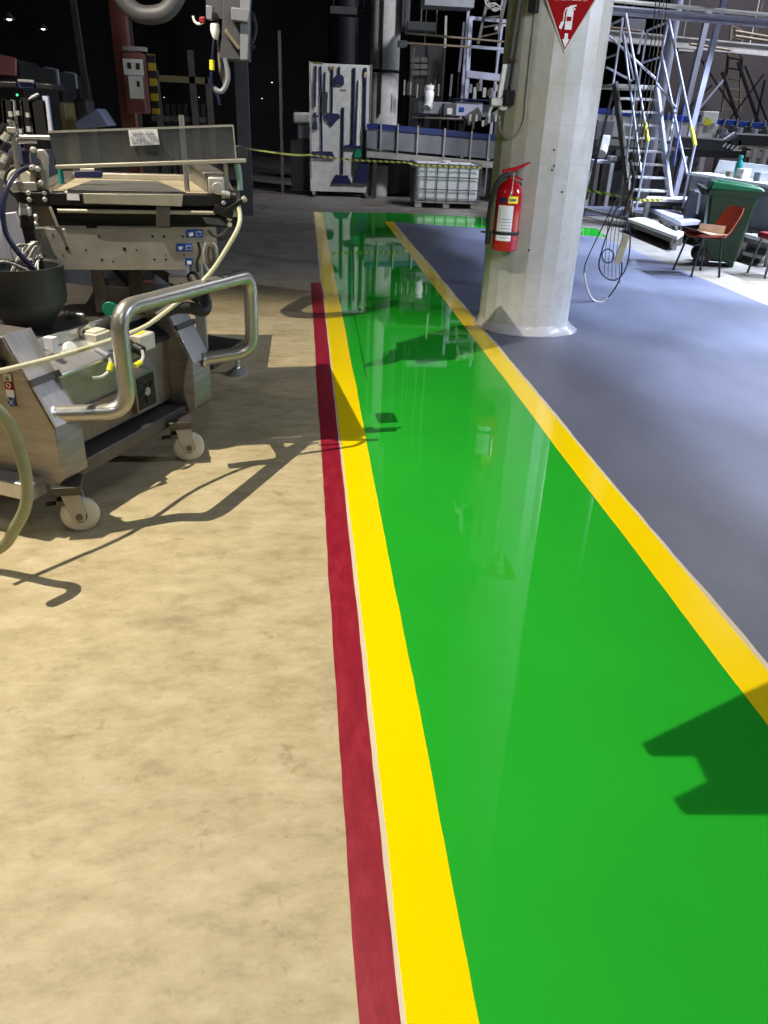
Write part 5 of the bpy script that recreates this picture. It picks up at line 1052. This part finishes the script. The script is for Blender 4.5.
b = MB(); b.tube([at(220, -5, HY+.1), at(219, 40, HY+.08), at(221, 70, HY+.05), at(226, 85, HY+.03), at(226, 60, HY+.02), at(225, 30, HY+.02)], .012, 8, sub=5); b.build('flexible_conduit', 'steel_d', hu)
b = MB(); b.tube([at(225, 58, HY), at(228, 78, HY), at(222, 91, HY), at(214, 89, HY)], .012, 8, sub=6); b.build('flexible_conduit', 'greyp', hu)
for y in (14, 46): b = MB(); b.cyl(at(251, y, HY), at(255, y+1, HY), .012); b.build('side_bolt', 'blackp', hu)
b = MB(); b.tube([at(252, 12, HY), at(256, 28, HY), at(252, 44, HY)], .008, 6, sub=4); b.build('side_lead', 'black', hu)
# dark storage frame and columns
sf = thing('storage_frame', 'dim steel frame with an olive beam left of the hanging control unit', 'frame', (-1.5, 11, 0))
b = MB(); b.bar(at(153, 78, 11), at(208, 81, 11), .07, .07); b.build('beam', 'olive', sf)
for a_, c_ in (((190, 50), (196, 92)), ((155, 70), (158, 190)), ((208, 78), (210, 190)), ((128, 20), (131, 180))):
    b = MB(); p = at(*a_, 11); b.bar(p, Vector((p.x+.03, 11, 0)), .07, .07); b.build('upright', 'steel_d', sf)
for k in range(9):
    p = at(155+6*k, 104, 11.2); b = MB(); b.bar(p, p-Vector((0, 0, .9)), .04, .04); b.build('slat', 'blackp', sf)
b = MB(); b.bar(at(152, 118, 11.2), at(210, 120, 11.2), .06, .06); b.build('rail', 'steel_d', sf)
b = MB(); p = at(241, 60, 14); b.bar((p.x, 14, 0), (p.x, 14, 9.4), .2, .2); tag(b.build('steel_column', 'dgrey'), 'dim steel column in the dark right of the conveyor guard', 'column')
b = MB(); p = at(261, 30, 13); b.bar((p.x, 13, 3.0), (p.x, 13, 9.4), .1, .1); tag(b.build('hanger_post', 'dgrey'), 'dim hanging post in the dark centre', 'post')
b = MB(); p = at(281, 110, 18); b.bar((p.x, 18, 0), (p.x, 18, 3.0), .06, .06); tag(b.build('thin_post', 'steel_d'), 'thin dim post left of the tool board', 'post')
dm = thing('covered_machine', 'pale covered machine in the dark left of the tool board', 'machine', at(300, 130, 19))
lbox(dm, 293, 112, 311, 124, 19, .6, 'cover', 'whited', .04); lbox(dm, 297, 124, 312, 140, 19.05, .5, 'body', 'greyp', .03); p = at(304, 140, 19.2); b = MB(); b.span((p.x-.3, 19.1, 0), (p.x+.3, 19.5, p.z)); b.build('base', 'dgrey', dm)
for k, (x, y, Y, r) in enumerate(((9, 18, 14, .09), (43, 28, 16, .08), (222.5, 27, 15, .001), (272, 82, 24, .05), (262, 98, 24, .04), (247, 86, 22, .04), (164, 97, 12, .018), (199, 97, 12, .016))):
    if r < .01: continue
    p = at(x, y, Y); t = thing('distant_lamp', ('bright distant lamp nearest the top left corner', 'second distant lamp right of the top left one', '', 'tiny lamp in the dark centre, upper one', 'tiny lamp in the dark centre, lowest one', 'faint tiny lamp right of the hanging control unit', 'tiny lamp below the olive beam, left one', 'tiny lamp below the olive beam, right one')[k], 'lamp', p)
    b = MB(); b.lathe([(r*.3, r*.8), (r*.5, r*.5), (r, -.2*r)], p, n=14, cap=False); b.build('shade', 'dgrey', t)
    b = MB(); b.lathe([(.001, r*.35), (r*.45, r*.2), (r*.5, 0), (r*.35, -r*.3), (.001, -r*.4)], p, n=14); b.build('bulb', 'lamp', t)

# ------------------------------------------------------------------ added plate above the view, cut to cast the notched walkway shadow
LX, LY, LZ = -1.85, 3.0, 4.3; HB = 2.0
def sh(px, py):
    g = gp(px, py); t = (LZ-HB)/LZ; return (LX+(g.x-LX)*t, LY+(g.y-LY)*t)
poly = [sh(*p) for p in ((642, 744), (739, 696), (768, 683))]
q = sh(768, 683); q2 = sh(768, 814)
poly += [(q[0]+.25, q[1]+.12), (q2[0]+.25, q2[1])]+[sh(*p) for p in ((768, 814), (683, 814), (673, 799), (707, 782), (695, 756), (650, 756))]
hb_ = thing('overhead_shadow_plate', 'added grey notched plate, out of view, casting the shadow on the walkway', 'bracket', (q[0]+.2, q[1], HB))
b = MB(); b.prism(poly, (0, 0, HB), (1, 0, 0), (0, 1, 0), (0, 0, .008)); b.build('plate', 'greyp', hb_, smooth=False)
b = MB(); b.cyl((q[0]+.22, q[1]+.02, HB), (q[0]+.22, q[1]+.02, 9.5), .012); b.build('rod', 'steel_d', hb_)

# ------------------------------------------------------------------ lights
def light(kind, name, loc, power, col, size=.03, target=None, **kw):
    l = bpy.data.lights.new(name, kind); l.energy = power; l.color = col
    if kind in ('POINT', 'SPOT'): l.shadow_soft_size = size
    for k, v in kw.items(): setattr(l, k, v)
    o = bpy.data.objects.new(name, l); COL.objects.link(o); o.location = loc
    if target is not None: o.rotation_euler = (Vector(target)-Vector(loc)).to_track_quat('-Z', 'Y').to_euler()
    return o
WARM = (1.0, .90, .72); COOL = (.66, .77, 1.0)
light('SPOT', 'work_lamp', (LX, LY, LZ), 1080, WARM, .008, (LX+.1, LY-1.0, 0), spot_size=math.radians(124), spot_blend=.15)
light('SPOT', 'side_lamp', (-4.2, 2.7, 3.5), 75, WARM, .02, (0, 2.6, 0), spot_size=math.radians(110), spot_blend=.5)
light('AREA', 'overhead_fill', (.4, -.6, 4.8), 24, (.86, .92, 1), target=(.4, .4, 0), shape='RECTANGLE', size=2, size_y=1.5, spread=math.radians(95))  # added fill, softly brightens the foreground floor
light('AREA', 'rear_fill', (2.4, -3.5, 4.2), 30, (.96, .97, 1), target=(2.0, 6.5, 1.6), shape='RECTANGLE', size=2.5, size_y=1.5, spread=math.radians(48))  # added fill behind the camera, aimed at the column
for y in (3.5, 6.0, 8.5, 11.0, 13.5): light('SPOT', 'bay_lamp_and_fill', (9.6, y, 6.4), 5600, COOL, .12, (6.9, y, 0), spot_size=math.radians(56), spot_blend=.14)
light('AREA', 'bay_lamp_and_fill', (11.8, 16.0, 7.5), 620, (.85, .88, 1), target=(8.5, 17.2, 0), shape='RECTANGLE', size=4, size_y=2)
light('AREA', 'bay_lamp_and_fill', (10.0, 3.0, 4.6), 105, COOL, target=(1.9, 6.5, 1.8), shape='RECTANGLE', size=2, size_y=2, spread=math.radians(70))  # added cool fill for the right side of the column
light('AREA', 'end_lamp', (5.6, 12.5, 6.8), 120, (.92, .94, 1), target=(1.9, 18.0, 1.8), shape='RECTANGLE', size=1.6, size_y=1.0, spread=math.radians(80))
wd = bpy.data.worlds.new('hall'); SC.world = wd; wd.use_nodes = True
wd.node_tree.nodes['Background'].inputs[0].default_value = (.5, .55, .65, 1); wd.node_tree.nodes['Background'].inputs[1].default_value = .02

# ------------------------------------------------------------------ shared group phrases for repeated things
GROUPS = {'strut': 'leaning struts before the right wall', 'low_bench': 'low benches on the right', 'distant_lamp': 'small lamps in the dark background', 'thin_post': 'thin posts in the background',
          'covered_machine': 'machine covers at the left edge', 'small_box': 'small boxes on the white counter', 'roof_beam': 'horizontal steel beams', 'upright_column': 'steel uprights on the right',
          'cable_coil': 'grey cable coils at the top edge', 'conduit_pipe': 'brownish pipes on the right', 'steel_rod': 'thin horizontal rods', 'air_duct': 'duct sections on the right', 'duct_box': 'duct boxes near the white pipe',
          'vertical_pipe': 'vertical pipes', 'barrier_tape': 'yellow and black barrier tapes', 'long_conveyor': 'conveyors with blue rails'}
for n_ in ('hand_brush', 'floor_squeegee', 'scrubbing_brush', 'pointed_scraper', 'dust_pan', 'shovel', 'deck_brush', 'mop', 'broom', 'spray_bottle'): GROUPS[n_] = 'cleaning tools on the tool board'
for o in bpy.data.objects:
    b_ = o.name.split('.')[0]
    if o.parent is None and b_ in GROUPS and 'label' in o: o['group'] = GROUPS[b_]
